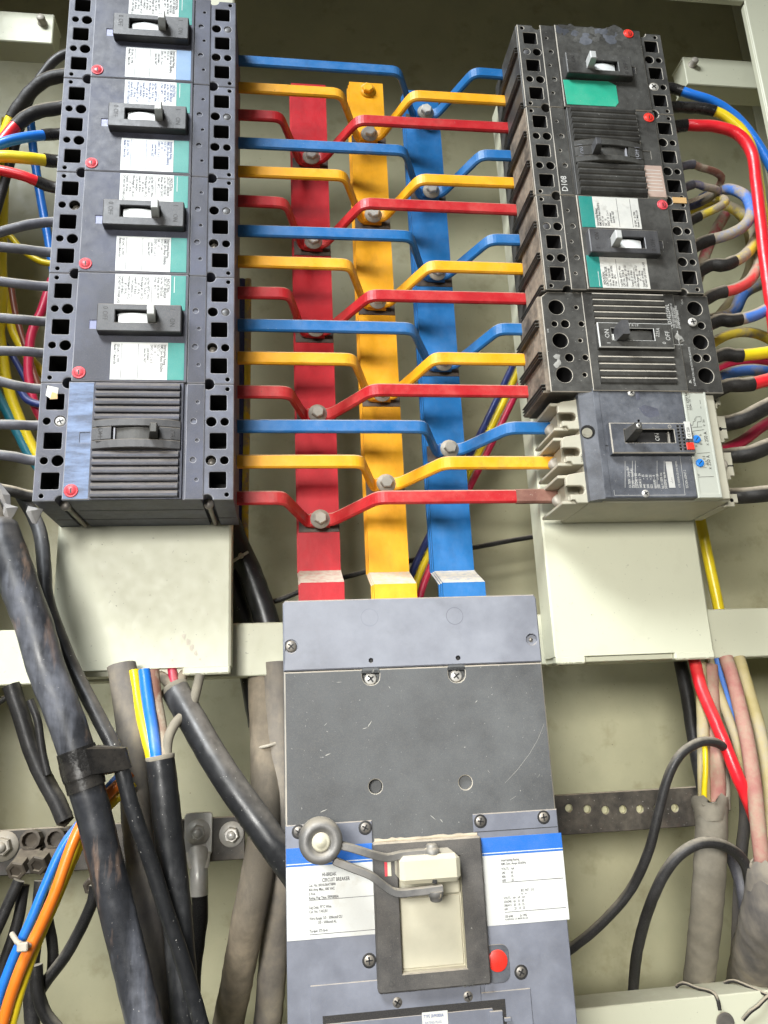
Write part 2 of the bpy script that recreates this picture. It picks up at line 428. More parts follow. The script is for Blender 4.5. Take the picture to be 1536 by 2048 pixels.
# ================================================================== cabinet
def struct(name, mb, m, kind='structure'):
    o = mb.build(name, m); o['kind'] = kind; return o
BY = 320
BX0, BX1, BZ0, BZ1 = -520, W(1490, 11, BY).x, -760, W(1490, 11, BY).z
b = MB(); b.box(BX0, BX1, BY, BY + 3, BZ0, BZ1, 0); struct('cabinet_back', b, 'cream_paint_shaded')
b = MB(); b.box(BX1, BX1 + 3, -40, BY, BZ0, BZ1, 0)
b.box(BX1 - 26, BX1 - .2, BY - 3.5, BY - .2, BZ0, BZ1 - .3, 1); struct('cabinet_side', b, 'cream_paint')
b = MB(); b.box(BX0 - 3, BX0, -40, BY, BZ0, BZ1, 0); struct('cabinet_side', b, 'cream_paint_shaded')
b = MB(); b.box(BX0, BX1, -300, BY, BZ1, BZ1 + 3, 0); struct('cabinet_top', b, 'cream_paint_shaded')  # reaches past the sides, overhang shaped to shade the upper back panel
b = MB(); b.box(BX0, BX1, -40, BY, BZ0 - 3, BZ0, 0); struct('cabinet_floor', b, 'cream_paint_shaded')

_c = W(1490, 4, 64)
b = MB(); b.box(_c.x, BX1 - 1, 64, 67, BZ0 + 1, _c.z + 44, 1); b.box(_c.x, _c.x + 2.5, 66.8, 74, BZ0 + 1, _c.z, .8); b.box(BX0 + 1, _c.x + .5, 64.2, 66.8, _c.z + 2, _c.z + 44, .8); b.box(BX0 + 1, _c.x, 66.6, 72, _c.z + 2.2, _c.z + 4.6, .6)
b.box(BX0 + 1, -300, 63.6, 66.4, BZ0 + 1, _c.z + 1.5, .8)  # unseen left post, added to shade the back on the left
struct('cabinet_frame', b, 'cream_paint')
# ---- cross rails and brackets (folded sheet)
def rail(name, label, x0, x1, z0, z1, y0, y1, cat='rail', group=None):
    b = MB(); b.box(x0, x1, y0, y0 + 3, z0, z1, 1.0); b.box(x0, x1, y0 + 2.6, y1, z1 - 3, z1 - .3, .6); b.box(x0, x1, y0 + 2.6, y1, z0 + .3, z0 + 3, .6)
    return tag(b.build(name, 'cream_paint'), label, cat, group)
r1 = rail('mounting_rail', 'cream cross rail behind the bottoms of the two boxes', BX0, BX1, -138, -88, 121, 158, group='cream cross rails of the cabinet')
r2 = rail('mounting_rail', 'dusty cream cross rail at the bottom with thin ties lying on it', BX0, BX1, -520, -440, 121, 156, group='cream cross rails of the cabinet')
def bracket(x0, x1, z0, z1, xb, zb, label, end):
    b = MB(); b.box(x0, x1, 120, 123, z0, z1, 1)
    b.box(x0, x1, 122.6, 150, z1 - 3, z1 - .3, .5); b.box(x0, x1, 122.6, 150, z0 + .3, z0 + 3, .5)
    xe = x0 if end < 0 else x1
    b.box(xe + (1 if end < 0 else -4), xe + (4 if end < 0 else -1), 122.6, 149, z0 + 3.2, z1 - 3.2, .5)
    o = tag(b.build('bracket', 'cream_paint'), label, 'bracket', 'cream bracket arms at the top')
    c = MB(); c.lathe((xb, 119.9, zb), (0, -1, 0), [(5.6, -.4), (5.6, 0), (4.6, .2), (4.6, 8), (3.8, 9), (.01, 9.2)], 14)
    c.build('stud', 'dusty_steel', o)
bracket(BX0 + .5, -214, 580, 622, -226, 608, 'cream bracket arm with rusty stud, left of the breaker stack', 1)
bracket(559, BX1 - .5, 581, 624, 570, 611, 'cream bracket arm with round stud, at the upper right', -1)

# ---- tall cream boxes that carry the breaker stacks
def carrier(x0, x1, zb, label, ztop):
    b = MB()
    b.hull([(x, y, z) for x, y in ((x0, 87), (x0 + 2, 85.3), (x1 - 2, 85.3), (x1, 87), (x1, 116), (x0, 116)) for z in (zb + 6.5, ztop)])
    b.box(x0 + 1.5, x1 - 1.5, 90, 119, zb + 1.2, zb + 7, .5)
    o = tag(b.build('mounting_box', 'cream_paint'), label, 'box', 'cream boxes behind the breaker stacks')
    for a0, a1 in ((x0 + .3, x0 + 30), (x1 - 42, x1 - .3)):   # folded tabs with weld lumps along the lower edge
        f = MB(); f.box(a0, a1, 84.6, 94, zb - .5, zb + 7.2, 1.5)
        for k in range(7):
            t = random.random(); f.lathe((a0 + 2 + (a1 - a0 - 4) * t, 85.4, zb + 1.5), (0, -1, .1), [(2.2, -1), (1.9, .2), (.8, .8), (.01, .9)], 8)
        f.build('folded_tab', 'cream_paint', o)
    return o
_cl = carrier(-163, -7, -137, 'cream sheet metal box below the left breaker stack', 640)
carrier(296, 457.5, -140, 'cream sheet metal box below the right breaker stack', W(1003, 196, 85).z)

b = MB()
for px, py, r in ((368, 1272, 3.2), (376, 1284, 3.6), (384, 1296, 3.2), (392, 1306, 2.4), (400, 1318, 1.6), (344, 1320, 1.0), (205, 1152, .9), (300, 1190, .7), (415, 1228, .8)):
    c_ = W(px, py, 85); b.hull([(c_.x + r * random.uniform(.5, 1.2) * math.cos(a) * .7, 85.2, c_.z + r * random.uniform(.5, 1.3) * math.sin(a)) for a in [i * .7 for i in range(9)]] + [(c_.x, 85.05, c_.z)])
b.build('grime_smudge', 'nylon_tie', _cl)
# ================================================================== breakers
def notch_outline(u1, v1, spots, r, g=.25):
    """rectangle 0..u1 by 0..v1 with half round notches in both long sides at v = spots"""
    o = []
    o += [(g, g), (u1 - g, g)]
    for v in spots: o += [(u1 - g - r * math.sin(math.pi * k / 8), v - r * math.cos(math.pi * k / 8)) for k in range(9)]
    o += [(u1 - g, v1), (g, v1)]
    for v in reversed(spots): o += [(g + r * math.sin(math.pi * k / 8), v + r * math.cos(math.pi * k / 8)) for k in range(9)]
    return o
def sq(u, v, h, nk=1):
    """square aperture with a nibbled corner"""
    c = h * .28
    return [(u - h, v - h), (u + h - c, v - h), (u + h - c, v - h + c * .6), (u + h, v - h + c * .6), (u + h, v + h), (u - h, v + h)]
POLE = (17.5, 52.5, 87.5)
def breaker_base(o, hm, stm, em, big=1.0):
    H = 'hole_shade'
    # housing with terminal apertures of both ends
    holes = []
    for u in POLE:
        holes += [(rrect(u - 7.3, u + 7.3, 5.8, 20.4, 1.2, 2), 34, 1), (rrect(u - 7.3, u + 7.3, 140.8, 155.2, 1.2, 2), 34, 1)]
    for u in (35, 70):
        holes += [(circ(u, 7.2, 3.3), 16, 1), (circ(u, 18.0, 4.9), 26, 1), (circ(u, 142.2, 4.5), 26, 1), (circ(u, 153.4, 3.7), 18, 1)]
    for u in (4.6, 100.4):
        holes += [(circ(u, 7, 2.0, 12), 12, 1), (circ(u, 155.6, 2.0, 12), 12, 1)]
    b = MB(); b.prism(notch_outline(105, 161, (22.5, 139.5), 4.9), -86, 0, .7, 0, holes, 2)
    b.build('housing', [stm, H, em], o, True)
    # side lug tunnels: black sockets at both short ends
    # strip with the accessory holes
    hs = [(circ(u, 130.6, 1.6, 12), 8, 1, .35) for u in POLE] + [(circ(u, 127.4, 2.5, 14), 10, 1, .4) for u in (35, 70)]
    b = MB(); b.prism(rect(.35, 104.65, 121.2, 136.4), -.5, 1.4, .6, 0, hs, 2)
    b.build('accessory_strip', [hm, H, em], o, True)
def breaker_rods(o):
    for u in (1.2,):
        pass
def trip_button(o, u, v, z, mat='button_red', slot=True):
    b = MB(); b.lathe((u, v, z), (0, 0, 1), [(5.6, -.2), (5.6, .5), (5.0, .9), (4.6, .55), (4.2, .55), (3.9, 1.0), (.01, 1.1)], 24, 0)
    b.add([(u - 2.0, v - .55, z + 1.2), (u + 2.0, v - .55, z + 1.2), (u + 2.0, v + .55, z + 1.2), (u - 2.0, v + .55, z + 1.2)], [(0, 1, 2, 3)], 1)
    for a in range(200, 345, 24):
        t = math.radians(a)
        b.box(u + 3.1 * math.cos(t) - .25, u + 3.1 * math.cos(t) + .25, v + 3.1 * math.sin(t) - .25, v + 3.1 * math.sin(t) + .25, z + .9, z + 1.2, 0, 1)
    return b.build('trip_button', [mat, 'engraved_black'], o, True)
UP_LINES = ['INDUSTRIAL', 'CIRCUIT BREAKER', 'Cat. No.  TEB132100', '100 Amp   240 VAC  250 VDC', '3 Pole    40\u00b0C', None,
            'Lug Data  60/75\u00b0C Wire', 'CAT. No.  TCAL18', 'Wire Range #3 -- 3/0 CU', '           #1 -- 3/0 AL', 'Torque #3 - 3/0  80 lb-in',
            '----- IN CANADA -----', 'Wire Range #3 -- 1/0 CU', '           #1 -- 3/0 AL', 'Torque #3 - 3/0  80 lb-in', 'DO NOT USE OTHER LUGS']
LO_LINES = ['Interrupting Rating', 'RMS Sym Amps 50/60Hz', 'VOLTS   kA', '240    10', '250DC  10   2 or 3', '      pole breaker', '      issue No. 3637', '', None, '', '', '', '', None, 'GE 624C   Sy 2950', 'Plainville, CT. Made in USA']
def label_print(b, lines, u0, u1, vtop, vbot, z, mi):
    n = len(lines); p = (vtop - vbot) / (n + .6)
    for i, s in enumerate(lines):
        v = vtop - p * (i + 1)
        if s is None: b.box(u0 + 1, u1 - 1, v + p * .3, v + p * .3 + .35, z - .1, z, 0, mi)
        elif s: b.text(s, u0 + (1.4 if len(s) > 12 or i > 1 else 3), v, z, p * (1.08 if i > 1 else 1.25), 0, .74 if len(s) < 24 else .58, mi, .016)
def make_plain(o, cover, base, em, frame, teal, lab, pr, seed=0):
    breaker_base(o, cover, base, em)
    b = MB(); b.prism(rect(.3, 104.7, 25.6, 120.8), -.5, 3.2, .8, 0, [(rect(47, 55.5, 37.5, 45.2), .7, 3, .2)], 2)
    b.build('cover', [cover, 'hole_shade', em, 'pad_blue' if cover == 'blue_grey_plastic' else frame], o, True)
    # switch frame with window
    b = MB(); win = rect(41.2, 53.0, 60.5, 95.5)
    b.prism(rrect(35.2, 61.5, 45.4, 116.4, 1.2, 2), 3, 11.2, .8, 0, [(win, 7.7, 1, .6)], 0)
    for s, u, v, a in (('OFF', 42.5, 51.3, 0), ('0', 38.2, 51.3, 0), ('ON', 48.5, 106.8, 0), ('I', 39.0, 106.8, 0)):
        b.text(s, u, v - (1.0 if s in ('OFF', '0') else 0), 11.32, 6.2, a, .85, 2, .0)
    f = b.build('switch_frame', [frame, 'hole_shade', 'engraved_black'], o, True)
    b = MB()                                            # curved rocker and its handle
    n = 12; arc = []
    for k in range(n + 1):
        t = k / n; arc.append((62.5 + 26 * t, 7.4 + 2.6 * math.sin(math.pi * (.08 + .84 * t)) - 1.2))
    vs = [(42.6, v, z) for v, z in arc] + [(51.8, v, z) for v, z in arc] + [(42.6, v, 3.6) for v, z in arc] + [(51.8, v, 3.6) for v, z in arc]
    m = n + 1; fs = []
    for k in range(n): fs += [(k, k + 1, m + k + 1, m + k), (k, 2 * m + k, 2 * m + k + 1, k + 1), (m + k, m + k + 1, 3 * m + k + 1, 3 * m + k)]
    fs += [(0, m, 3 * m, 2 * m), (n, 2 * m + n, 3 * m + n, m + n)]
    b.add(vs, fs, 0, False)
    b.hull([(42.0, 87.5, 8), (52.4, 87.5, 8), (42.0, 94.8, 8), (52.4, 94.8, 8), (42.6, 89.3, 23), (51.8, 89.3, 23), (42.6, 95.6, 23), (51.8, 95.6, 23),
            (43.3, 90.0, 23.8), (51.1, 90.0, 23.8), (43.3, 94.9, 23.8), (51.1, 94.9, 23.8)], 1)
    b.build('toggle', ['toggle_white', 'toggle_grey'], o, True)
    # rating labels
    b = MB(); b.box(1.6, 35.0, 57.5, 105.6, 3.1, 3.5, .1); label_print(b, UP_LINES, 2, 34, 105, 58.5, 3.6, 1); b.build('rating_label', [lab, pr], o, True)
    b = MB(); b.box(1.9, 36.5, 105.7, 118.6, 3.1, 3.5, .1); b.box(3, 19, 108.4, 108.9, 3.45, 3.6, 0, 1); b.build('label_stripe', [teal, 'label_white'], o, True)
    b = MB(); b.box(68, 103.2, 57.0, 104.6, 3.1, 3.5, .1); label_print(b, LO_LINES, 68.5, 103, 104, 57.6, 3.6, 1); b.build('rating_label', [lab, pr], o, True)
    b = MB(); b.box(68, 103.2, 104.7, 118.6, 3.1, 3.5, .1); b.build('label_stripe', [teal, 'label_white'], o, True)
    trip_button(o, 97, 31.5, 3.2)
def rating_mark(o, s):
    b = MB(); b.text(s, 46.9, 91.3, 24.0, 4.6, 90, .75, 0, .02, 'C')
    t = kids(o, 'toggle')[0]; b.build('rating_mark', 'engraved_black' if False else 'label_white', t, True)
def ribs(o, u0, u1, n, v0, v1, z, mat, em, h=4.6):
    p = (u1 - u0) / n
    b = MB()
    for k in range(n):
        a = u0 + p * k
        # rounded louvre: rises slowly, drops at the lower edge
        prof = [(a + .2, z - .5), (a + .5, z + .8), (a + p * .28, z + h * .72), (a + p * .6, z + h), (a + p * .86, z + h * .98), (a + p * .95, z + h * .7), (a + p * .97, z - .5)]
        m = len(prof)
        vs = [(u, v0, w) for u, w in prof] + [(u, v1, w) for u, w in prof]
        fs = [(i, i + 1, m + i + 1, m + i) for i in range(m - 1)]
        for i, f in enumerate(fs): b.add([vs[j] for j in f], [(0, 1, 2, 3)], 1 if i in (4,) else 0)
        b.add(vs[:m], [tuple(range(m))], 0); b.add(vs[m:], [tuple(range(m))], 0)
    return b.build('ribbed_panel', [mat, em], o, True)
def make_ribbed(o, cover, base, flat, em, frame, handle, toggle_v=98, extra=True):
    breaker_base(o, cover, base, em)
    b = MB(); b.prism(rect(.3, 104.7, 24.0, 45.2), -.5, 3.0, .8, 0, [(rect(46, 55.5, 35, 43.6), .7, 0, .2)], 1)
    b.box(.3, 104.7, 45.3, 118.8, -.5, 2.6, .4, 2)
    b.build('cover', [flat, em, cover], o, True)
    ribs(o, 1.2, 36.0, 5, 46.5, 116.0, 2.6, cover, em); ribs(o, 62.5, 103.6, 6, 46.5, 116.0, 2.6, cover, em)
    # arched switch frame
    b = MB()
    def zt(v): return 5.2 + 5.4 * (1 - ((v - 81) / 36.) ** 2)
    def bar(u0, u1, va, vb, n=10):
        vs = []
        for k in range(n + 1):
            v = va + (vb - va) * k / n
            for u, d in ((u0, None), (u0, .6), (u0 + .6, 0), (u1 - .6, 0), (u1, .6), (u1, None)): vs.append((u, v, 1.8 if d is None else zt(v) - d))
        fs = []
        for k in range(n):
            for j in range(5): fs.append((k * 6 + j, k * 6 + j + 1, (k + 1) * 6 + j + 1, (k + 1) * 6 + j))
        fs += [tuple(range(6)), tuple(range(n * 6, n * 6 + 6))]
        b.add(vs, fs, 0)
    bar(36.2, 43.0, 45.6, 117); bar(54.4, 62.0, 45.6, 117); bar(43.02, 54.38, 45.6, 61.5, 4); bar(43.02, 54.38, 100.5, 117, 4)
    for s, v, c in (('OFF', 50.6, 53), ('ON', 108.2, 110)):
        b.text(s, 43.6 if s == 'OFF' else 44.8, v, zt(v + 2.4) + .32, 6.4, 0, .85, 1)
        for uu in (42.4, 55.6): b.box(uu - .18, uu + .18, v - 1.6, v + 6.4, zt(v) - .4, zt(v + 2.4) + .25, 0, 1)
    b.build('switch_frame', [frame, 'edge_wear' if frame == 'black_plastic' else 'engraved_black'], o, True)
    b = MB()
    n = 12
    vs = []
    for k in range(n + 1):
        t = k / n; v = 61.8 + 38.4 * t; z = 3.6 + 4.4 * math.sin(math.pi * (.08 + .84 * t)); vs += [(43.2, v, z), (54.2, v, z)]
    b.add(vs, [(2 * k, 2 * k + 1, 2 * k + 3, 2 * k + 2) for k in range(n)], 0)
    b.box(43.5, 54.0, 63.2, 64.6, 4, 7.8, .2, 2)
    tv = toggle_v
    b.hull([(43.8, tv - 6.5, 7), (53.6, tv - 6.5, 7), (43.8, tv + 1.6, 7), (53.6, tv + 1.6, 7), (44.6, tv - 3.4, 21), (52.8, tv - 3.4, 21), (44.6, tv + 2.4, 21), (52.8, tv + 2.4, 21),
            (45.2, tv - 2.6, 21.9), (52.2, tv - 2.6, 21.9), (45.2, tv + 1.8, 21.9), (52.2, tv + 1.8, 21.9)], 1)
    b.build('toggle', ['black_plastic', handle, 'edge_wear'], o, True)
    trip_button(o, 97, 31.0, 3.0)

LP = lambda k: (-161, 0, 525 - 105 * k)
RP = lambda j: (453, -4, 204 + 105 * j)
GL = 'breakers of the left stack'; GR = 'breakers of the right stack'
# ---- left stack
L2 = root('circuit_breaker', 'blue-grey breaker with blue printed labels, second from the top of the left stack', 'circuit breaker', LP(1), LEFTB, GL)
make_plain(L2, 'blue_grey_plastic', 'strip_plastic', 'edge_wear', 'frame_plastic', 'label_teal', 'label_white', 'label_print')
lefts = [None, L2]
LT = {0: 'blue-grey breaker with a grey-blue stripe on its lower label, top of the left stack',
      2: 'blue-grey breaker with toggle marked 70, third from the top of the left stack',
      3: 'blue-grey breaker with toggle marked 100, just above the ribbed breaker of the left stack'}
for k in (0, 2, 3):
    r = dup(L2); r.location = [c * MM for c in LP(k)]; r['label'] = LT[k]; rating_mark(r, {0: '50', 2: '70', 3: '100'}[k])
    if k == 0:
        lefts[0] = r; s = kids(r, 'label_stripe')[1]; s.data = s.data.copy(); s.data.materials[0] = MATS['label_blue']; s['label'] = 'dull blue label stripe'
    else: lefts.append(r)
for l in kids(L2, 'rating_label'):
    l.data = l.data.copy(); l.data.materials[1] = MATS['label_print_blue']
L5 = root('circuit_breaker', 'ribbed grey breaker with black toggle at the bottom of the left stack', 'circuit breaker', LP(4), LEFTB, GL)
make_ribbed(L5, 'blue_grey_plastic', 'strip_plastic', 'sky_sheen_plastic', 'edge_wear', 'frame_plastic', 'black_plastic')
screw('screw', 35, 18.0, -1.6, 4.3, L5, 'pale_steel', 25)
for v in (22.5, 139.5):
    b = MB(); b.lathe((104.2, v, -84), (0, 0, 1), [(2.0, 0), (2.0, 66), (4.2, 66), (4.2, 70), (.01, 70.5)], 12); b.build('mounting_screw', 'dark_steel', L5, True)
b = MB(); b.box(1.0, 104.0, 24, 160, -60, -59, 0) ; b.v = []; b.f = []; b.m = []; b.s = []
b.box(104.75, 105.0, 30, 134, -31, -30.2, 0); b.box(104.75, 105.0, 4, 160, -60, -59.4, 0); b.build('housing_seam', 'engraved_black', L5, True)
# torn paper on the ribbed breaker of the left stack
b = MB(); b.hull([(3, 6, .3), (12, 5, .4), (15, 9, .9), (13, 14.5, .6), (5, 15, .3), (3, 6, .1), (12, 13, .1)]); b.hull([(9, 10, .8), (16, 9, 1.4), (15.5, 15, 1.2), (10, 14.5, .4)], 1)
tag(b.build('torn_sticker', ['label_dirty', 'orange_paper'], None), 'scrap of torn white sticker on the corner of the ribbed breaker, left stack', 'sticker')
o = bpy.data.objects[b and 'torn_sticker']
M = L5.matrix_basis.copy(); o.matrix_basis = M @ Matrix.Translation(Vector(o.location))

# plugs and screws in a few terminal holes of the stacks
def plug(o, u, v, r, mat='frame_plastic', z=-1.0):
    b = MB(); b.lathe((u, v, z), (0, 0, 1), [(r, -2), (r, 0), (r * .85, .4), (.01, .5)], 16); b.build('hole_plug', mat, o, True)
for r_, lst in ((lefts[1], ((35, 153.4, 3.6),)), (lefts[2], ((35, 153.4, 3.6),)), (lefts[3], ((35, 153.4, 3.6),)), (lefts[0], ((35, 153.4, 3.6), ))):
    for u, v, rr in lst: plug(r_, u, v, rr)
for r_, u, v, rr in ((lefts[0], 70, 142.2, 4.0), (lefts[2], 70, 142.2, 4.0), (lefts[3], 70, 142.2, 4.0), (lefts[2], 35, 18, 4.4), (L5, 70, 142.2, 4.0)):
    b = MB(); b.lathe((u, v, -9), (0, 0, 1), [(rr, 0), (rr, 2), (rr * .8, 3.6), (.01, 4.2)], 14); b.build('screw', 'dark_steel', r_, True)

# ---- right stack
R1 = root('circuit_breaker', 'black breaker with a plain green sticker, top of the right stack', 'circuit breaker', RP(2), RIGHTB, GR)
R3 = root('circuit_breaker', 'black breaker with two teal striped labels, above the wide black one, right stack', 'circuit breaker', RP(0), RIGHTB, GR)
make_plain(R3, 'black_plastic', 'black_strip', 'dusty_edge', 'frame_plastic', 'label_teal', 'label_dirty', 'label_print')
# first: a bare version without labels
breaker_base(R1, 'black_plastic', 'black_strip', 'dusty_edge')
for n_ in ('cover', 'switch_frame', 'toggle'):
    c = kids(R3, n_)[0].copy(); COL.objects.link(c); c.parent = R1
c = kids(R1, 'switch_frame')[0]; c.data = c.data.copy(); c.data.materials[0] = MATS['black_strip']
# burnt, molten dirt and the crusted remains of a sticker on the bare breaker's outer end
b = MB()
for k in range(46):
    u = 104 - abs(random.gauss(0, 9)); v = 40 + random.random() * 78
    if u < 66: continue
    r = 1.5 + random.random() * 5
    pts = [(u + r * (.7 + .5 * random.random()) * math.cos(a), v + r * (.8 + .8 * random.random()) * math.sin(a), 3.25) for a in [i * .7 for i in range(9)]]
    b.hull(pts + [(u + r * .3 * math.cos(a), v + r * .3 * math.sin(a), 3.3 + random.random() * .35) for a in (0, 2, 4)], random.choice((0, 0, 1)))
b.build('burnt_crust', ['black_strip', 'mccb_dark'], R1, True)
b = MB(); b.prism([(3, 66), (2.5, 118), (33, 119), (34.5, 70), (30, 62), (8, 62)], 3.0, 3.6, .1); b.build('green_sticker', 'label_green', R1, True)
trip_button(R1, 99, 39, 3.2, 'button_orange_red')
screw('screw', 35, 18, -1.2, 4.8, R1, 'pale_steel', 40)
R2 = root('circuit_breaker', 'black ribbed breaker with a peach sticker, second from the top of the right stack', 'circuit breaker', RP(1), RIGHTB, GR)
make_ribbed(R2, 'black_plastic', 'black_strip', 'black_plastic', 'dusty_edge', 'black_plastic', 'frame_plastic', 99)
kids(R2, 'trip_button')[0].data.materials[0] = MATS['button_orange_red']
b = MB(); b.prism([(1, 25.5), (1, 44), (6, 46), (38, 45.5), (38, 26)], 3.0, 3.5, .1)
for k in range(7): b.box(8 + k * 4, 8.6 + k * 4, 28, 44, 3.4, 3.62, 0, 1)
b.build('peach_sticker', ['peach_paper', 'label_dirty'], R2, True)
b = MB(); b.text('D108', 4, 128, 1.7, 8.5, 0, .95, 0, .015); b.build('stamped_mark', 'white_print', R2, True)
b = MB(); b.box(-3, 4, 3, 18, .1, .7, .2); tag(b.build('paper_scrap', 'orange_paper'), 'small orange paper scrap on the right edge between ribbed and white labelled breakers', 'sticker')
o = bpy.data.objects['paper_scrap']; o.matrix_basis = R2.matrix_basis @ Matrix.Translation(Vector(o.location))
for r_, u, v, rr in ((R1, 70, 153, 3.6), (R3, 70, 153.4, 3.6)): plug(r_, u, v, rr, 'frame_plastic')
for r_, u in ((R3, 35), (R3, 70), (R2, 35)):
    b = MB(); b.lathe((u, 18, -12), (0, 0, 1), [(4.6, 0), (4.6, 2), (.01, 3)], 14); b.build('screw', 'dusty_steel', r_, True)
# insulating fins at the line end of the right stack, one set of three between two straps
for r_, us in ((R1, (0, 35, 70)), (R2, (0, 35, 70)), (R3, (0, 35, 70))):
    for u in us:
        b = MB()
        for d in (-3.2, 0, 3.2): b.box(u + d + 2.5, u + d + 3.6, 160.8, 165.5, -66, -2, .3)
        b.build('insulating_fin', 'black_plastic', r_, True)
for r_ in (R1, R2, R3):
    b = MB(); b.box(.6, 104.4, 160.7, 162.2, -55, -1.2, .6); b.build('end_wall', 'black_strip' if r_ is R1 else 'brown_dusty_plastic', r_, True)

# ---- black moulded breaker with round lugs (between right stack and pale breaker)
def PX(px, py, Y=0.): p = W(px, py, Y); return p.x, p.z
TQ = root('circuit_breaker', 'wide black ribbed breaker with six big round holes, above the pale grey breaker', 'circuit breaker', (287, 0, 100.5), FRONT, GR)
def Z2(zx, zy, z=0.):
    x, w = PX(1030 + zx / 3.036, 560 + zy / 3.036, -z); return x - 287, w - 100.5
hl = []
for zx, zy, r, d in ((250, 165, 7.7, 30), (275, 367, 7.7, 30), (300, 575, 7.9, 30), (1092, 173, 7.7, 30), (1127, 377, 7.7, 30), (1160, 580, 7.9, 30),
                 (240, 266, 3.0, 10), (305, 266, 4.2, 14), (330, 471, 4.2, 14), (372, 166, 2.0, 10), (404, 266, 2.8, 10), (397, 367, 2.0, 10), (428, 470, 2.9, 10), (424, 575, 2.2, 10),
                 (1132, 276, 3.8, 12), (1106, 474, 4.3, 14), (1164, 472, 3.8, 12)):
    u, v = Z2(zx, zy); hl.append((circ(u, v, r, 24 if r > 5 else 14), d, 1))
b = MB(); b.prism([(.3, .3), (170.7, .3), (170.7, 103.7), (7, 103.7), (.3, 98)], -66, 0, .8, 0, hl, 2); b.build('housing', ['black_plastic', 'hole_shade', 'dusty_edge'], TQ, True)
b = MB(); b.box(-3, 7, 1, 100, -60, -1.5, 1.5); b.box(-6, 1, .4, 3, -64, -3, .5); b.build('end_wall', 'brown_dusty_plastic', TQ, True)
for v in (3, 36, 69):
    b = MB()
    for d in (-3.2, 0, 3.2): b.box(-7, -3, v + d + 2, v + d + 3.1, -64, -3, .3)
    b.build('insulating_fin', 'black_plastic', TQ, True)
b = MB(); u0, _ = Z2(447, 400); b.prism(rect(u0 - 1.5, u0 + 92, 1, 103.2), -.4, 2.0, .6, 0, [], 1); b.build('cover', ['black_plastic', 'dusty_edge'], TQ, True)
def hribs(o, u0, u1, v0, v1, n, z, h, mat, em):
    b = MB(); p = (v1 - v0) / n
    for k in range(n):
        a = v1 - p * k
        prof = [(a - .1, z - .5), (a - p * .12, z + h * .9), (a - p * .3, z + h), (a - p * .75, z + h * .55), (a - p * .93, z + .3), (a - p * .95, z - .5)]
        m = len(prof); vs = [(u0, v, w) for v, w in prof] + [(u1, v, w) for v, w in prof]
        for i in range(m - 1): b.add([vs[i], vs[i + 1], vs[m + i + 1], vs[m + i]], [(0, 1, 2, 3)], 1 if i == 1 else 0)
        b.add(vs[:m], [tuple(range(m))], 0); b.add(vs[m:], [tuple(range(m))], 0)
    b.build('ribbed_panel', [mat, em], o, True)
ua, va = Z2(478, 278); ub, vb = Z2(885, 100)
hribs(TQ, ua, ub, va + .5, vb, 5, 1.8, 3.2, 'black_plastic', 'dusty_edge')
uc, vc = Z2(515, 640); ud, vd = Z2(950, 475)
hribs(TQ, uc, ud, vc, vd, 4, 1.8, 3.2, 'black_plastic', 'dusty_edge')
ue, ve = Z2(495, 432); uf, vf = Z2(925, 290)
wx0, wv0 = Z2(570, 388); wx1, wv1 = Z2(815, 322)
b = MB(); b.prism(rrect(ue, uf, ve, vf, 1, 2), 1.5, 8.5, 1.0, 0, [(rect(wx0, wx1, wv0, wv1), 6.5, 1, .5)], 2)
uo, vo = Z2(540, 395); b.text('ON', uo + 2.5, vo + 3.0, 8.65, 6.5, 90, .9, 2)
uo, vo = Z2(905, 400); b.text('OFF', uo + 2.5, vo + 1.0, 8.65, 6.5, 90, .9, 2)
uo, vo = Z2(558, 412); b.text('I', uo, vo, 8.65, 5, 90, 1, 2); uo, vo = Z2(880, 415); b.text('0', uo + 2, vo, 8.65, 5, 90, 1, 2)
uo, vo = Z2(665, 300); b.text('T R I P', uo, vo - 1.5, 8.65, 3.6, 0, 1, 2); uo, vo = Z2(840, 385); b.text('225A', uo + 2, vo + 2, 8.65, 5, 80, .9, 2)
b.build('switch_frame', ['black_plastic', 'hole_shade', 'white_print'], TQ, True)
b = MB(); um = wx0 + 8.2; vm = (wv0 + wv1) / 2
b.hull([(um - 5, vm - 7.6, 3), (um + 5, vm - 7.6, 3), (um - 5, vm + 7.6, 3), (um + 5, vm + 7.6, 3), (um - 3.6, vm - 7, 22), (um + 3.0, vm - 7, 22), (um - 3.6, vm + 7, 22), (um + 3.0, vm + 7, 22)], 1)
b.box(um + 5.2, wx1 - .6, wv0 + .8, wv1 - .8, 3.0, 6.0, .5, 0); b.box(wx0 + .2, um - 5.2, wv0 + .8, wv0 + 7, 3.2, 6.8, .3, 2)
b.build('toggle', ['black_plastic', 'frame_plastic', 'label_white'], TQ, True)
TXT = []
for s, zx, zy, sz, sx in (('TQD34225WL', 951, 310, 5.6, .80), ('TYPE TQD UNENCLOSED AT', 968, 300, 2.6, .8), ('40\u00b0C CIRC. BKR. RATED', 982, 300, 2.6, .8), ('CURRENT INTERRUPTING', 995, 300, 2.6, .8), ('225 AMP 240V~ 60HZ', 1007, 300, 2.6, .85),
                  ('SUITABLE FOR USE WITH PANELBOARDS', 1098, 645, 2.6, .85), ('CU-AL', 1020, 150, 2.4, .9), ('LINE', 205, 320, 2.2, .9)):
    u, v = Z2(zx, zy); b = {0: MB(), 1: None}[0] if not TXT or zx in (1098, 1020, 205) else TXT[0]; TXT += [] if b in TXT else [b]; b.text(s, u, v, .35 if zx > 1000 or zx < 300 else 2.2, sz, 90, sx, 0, .01)
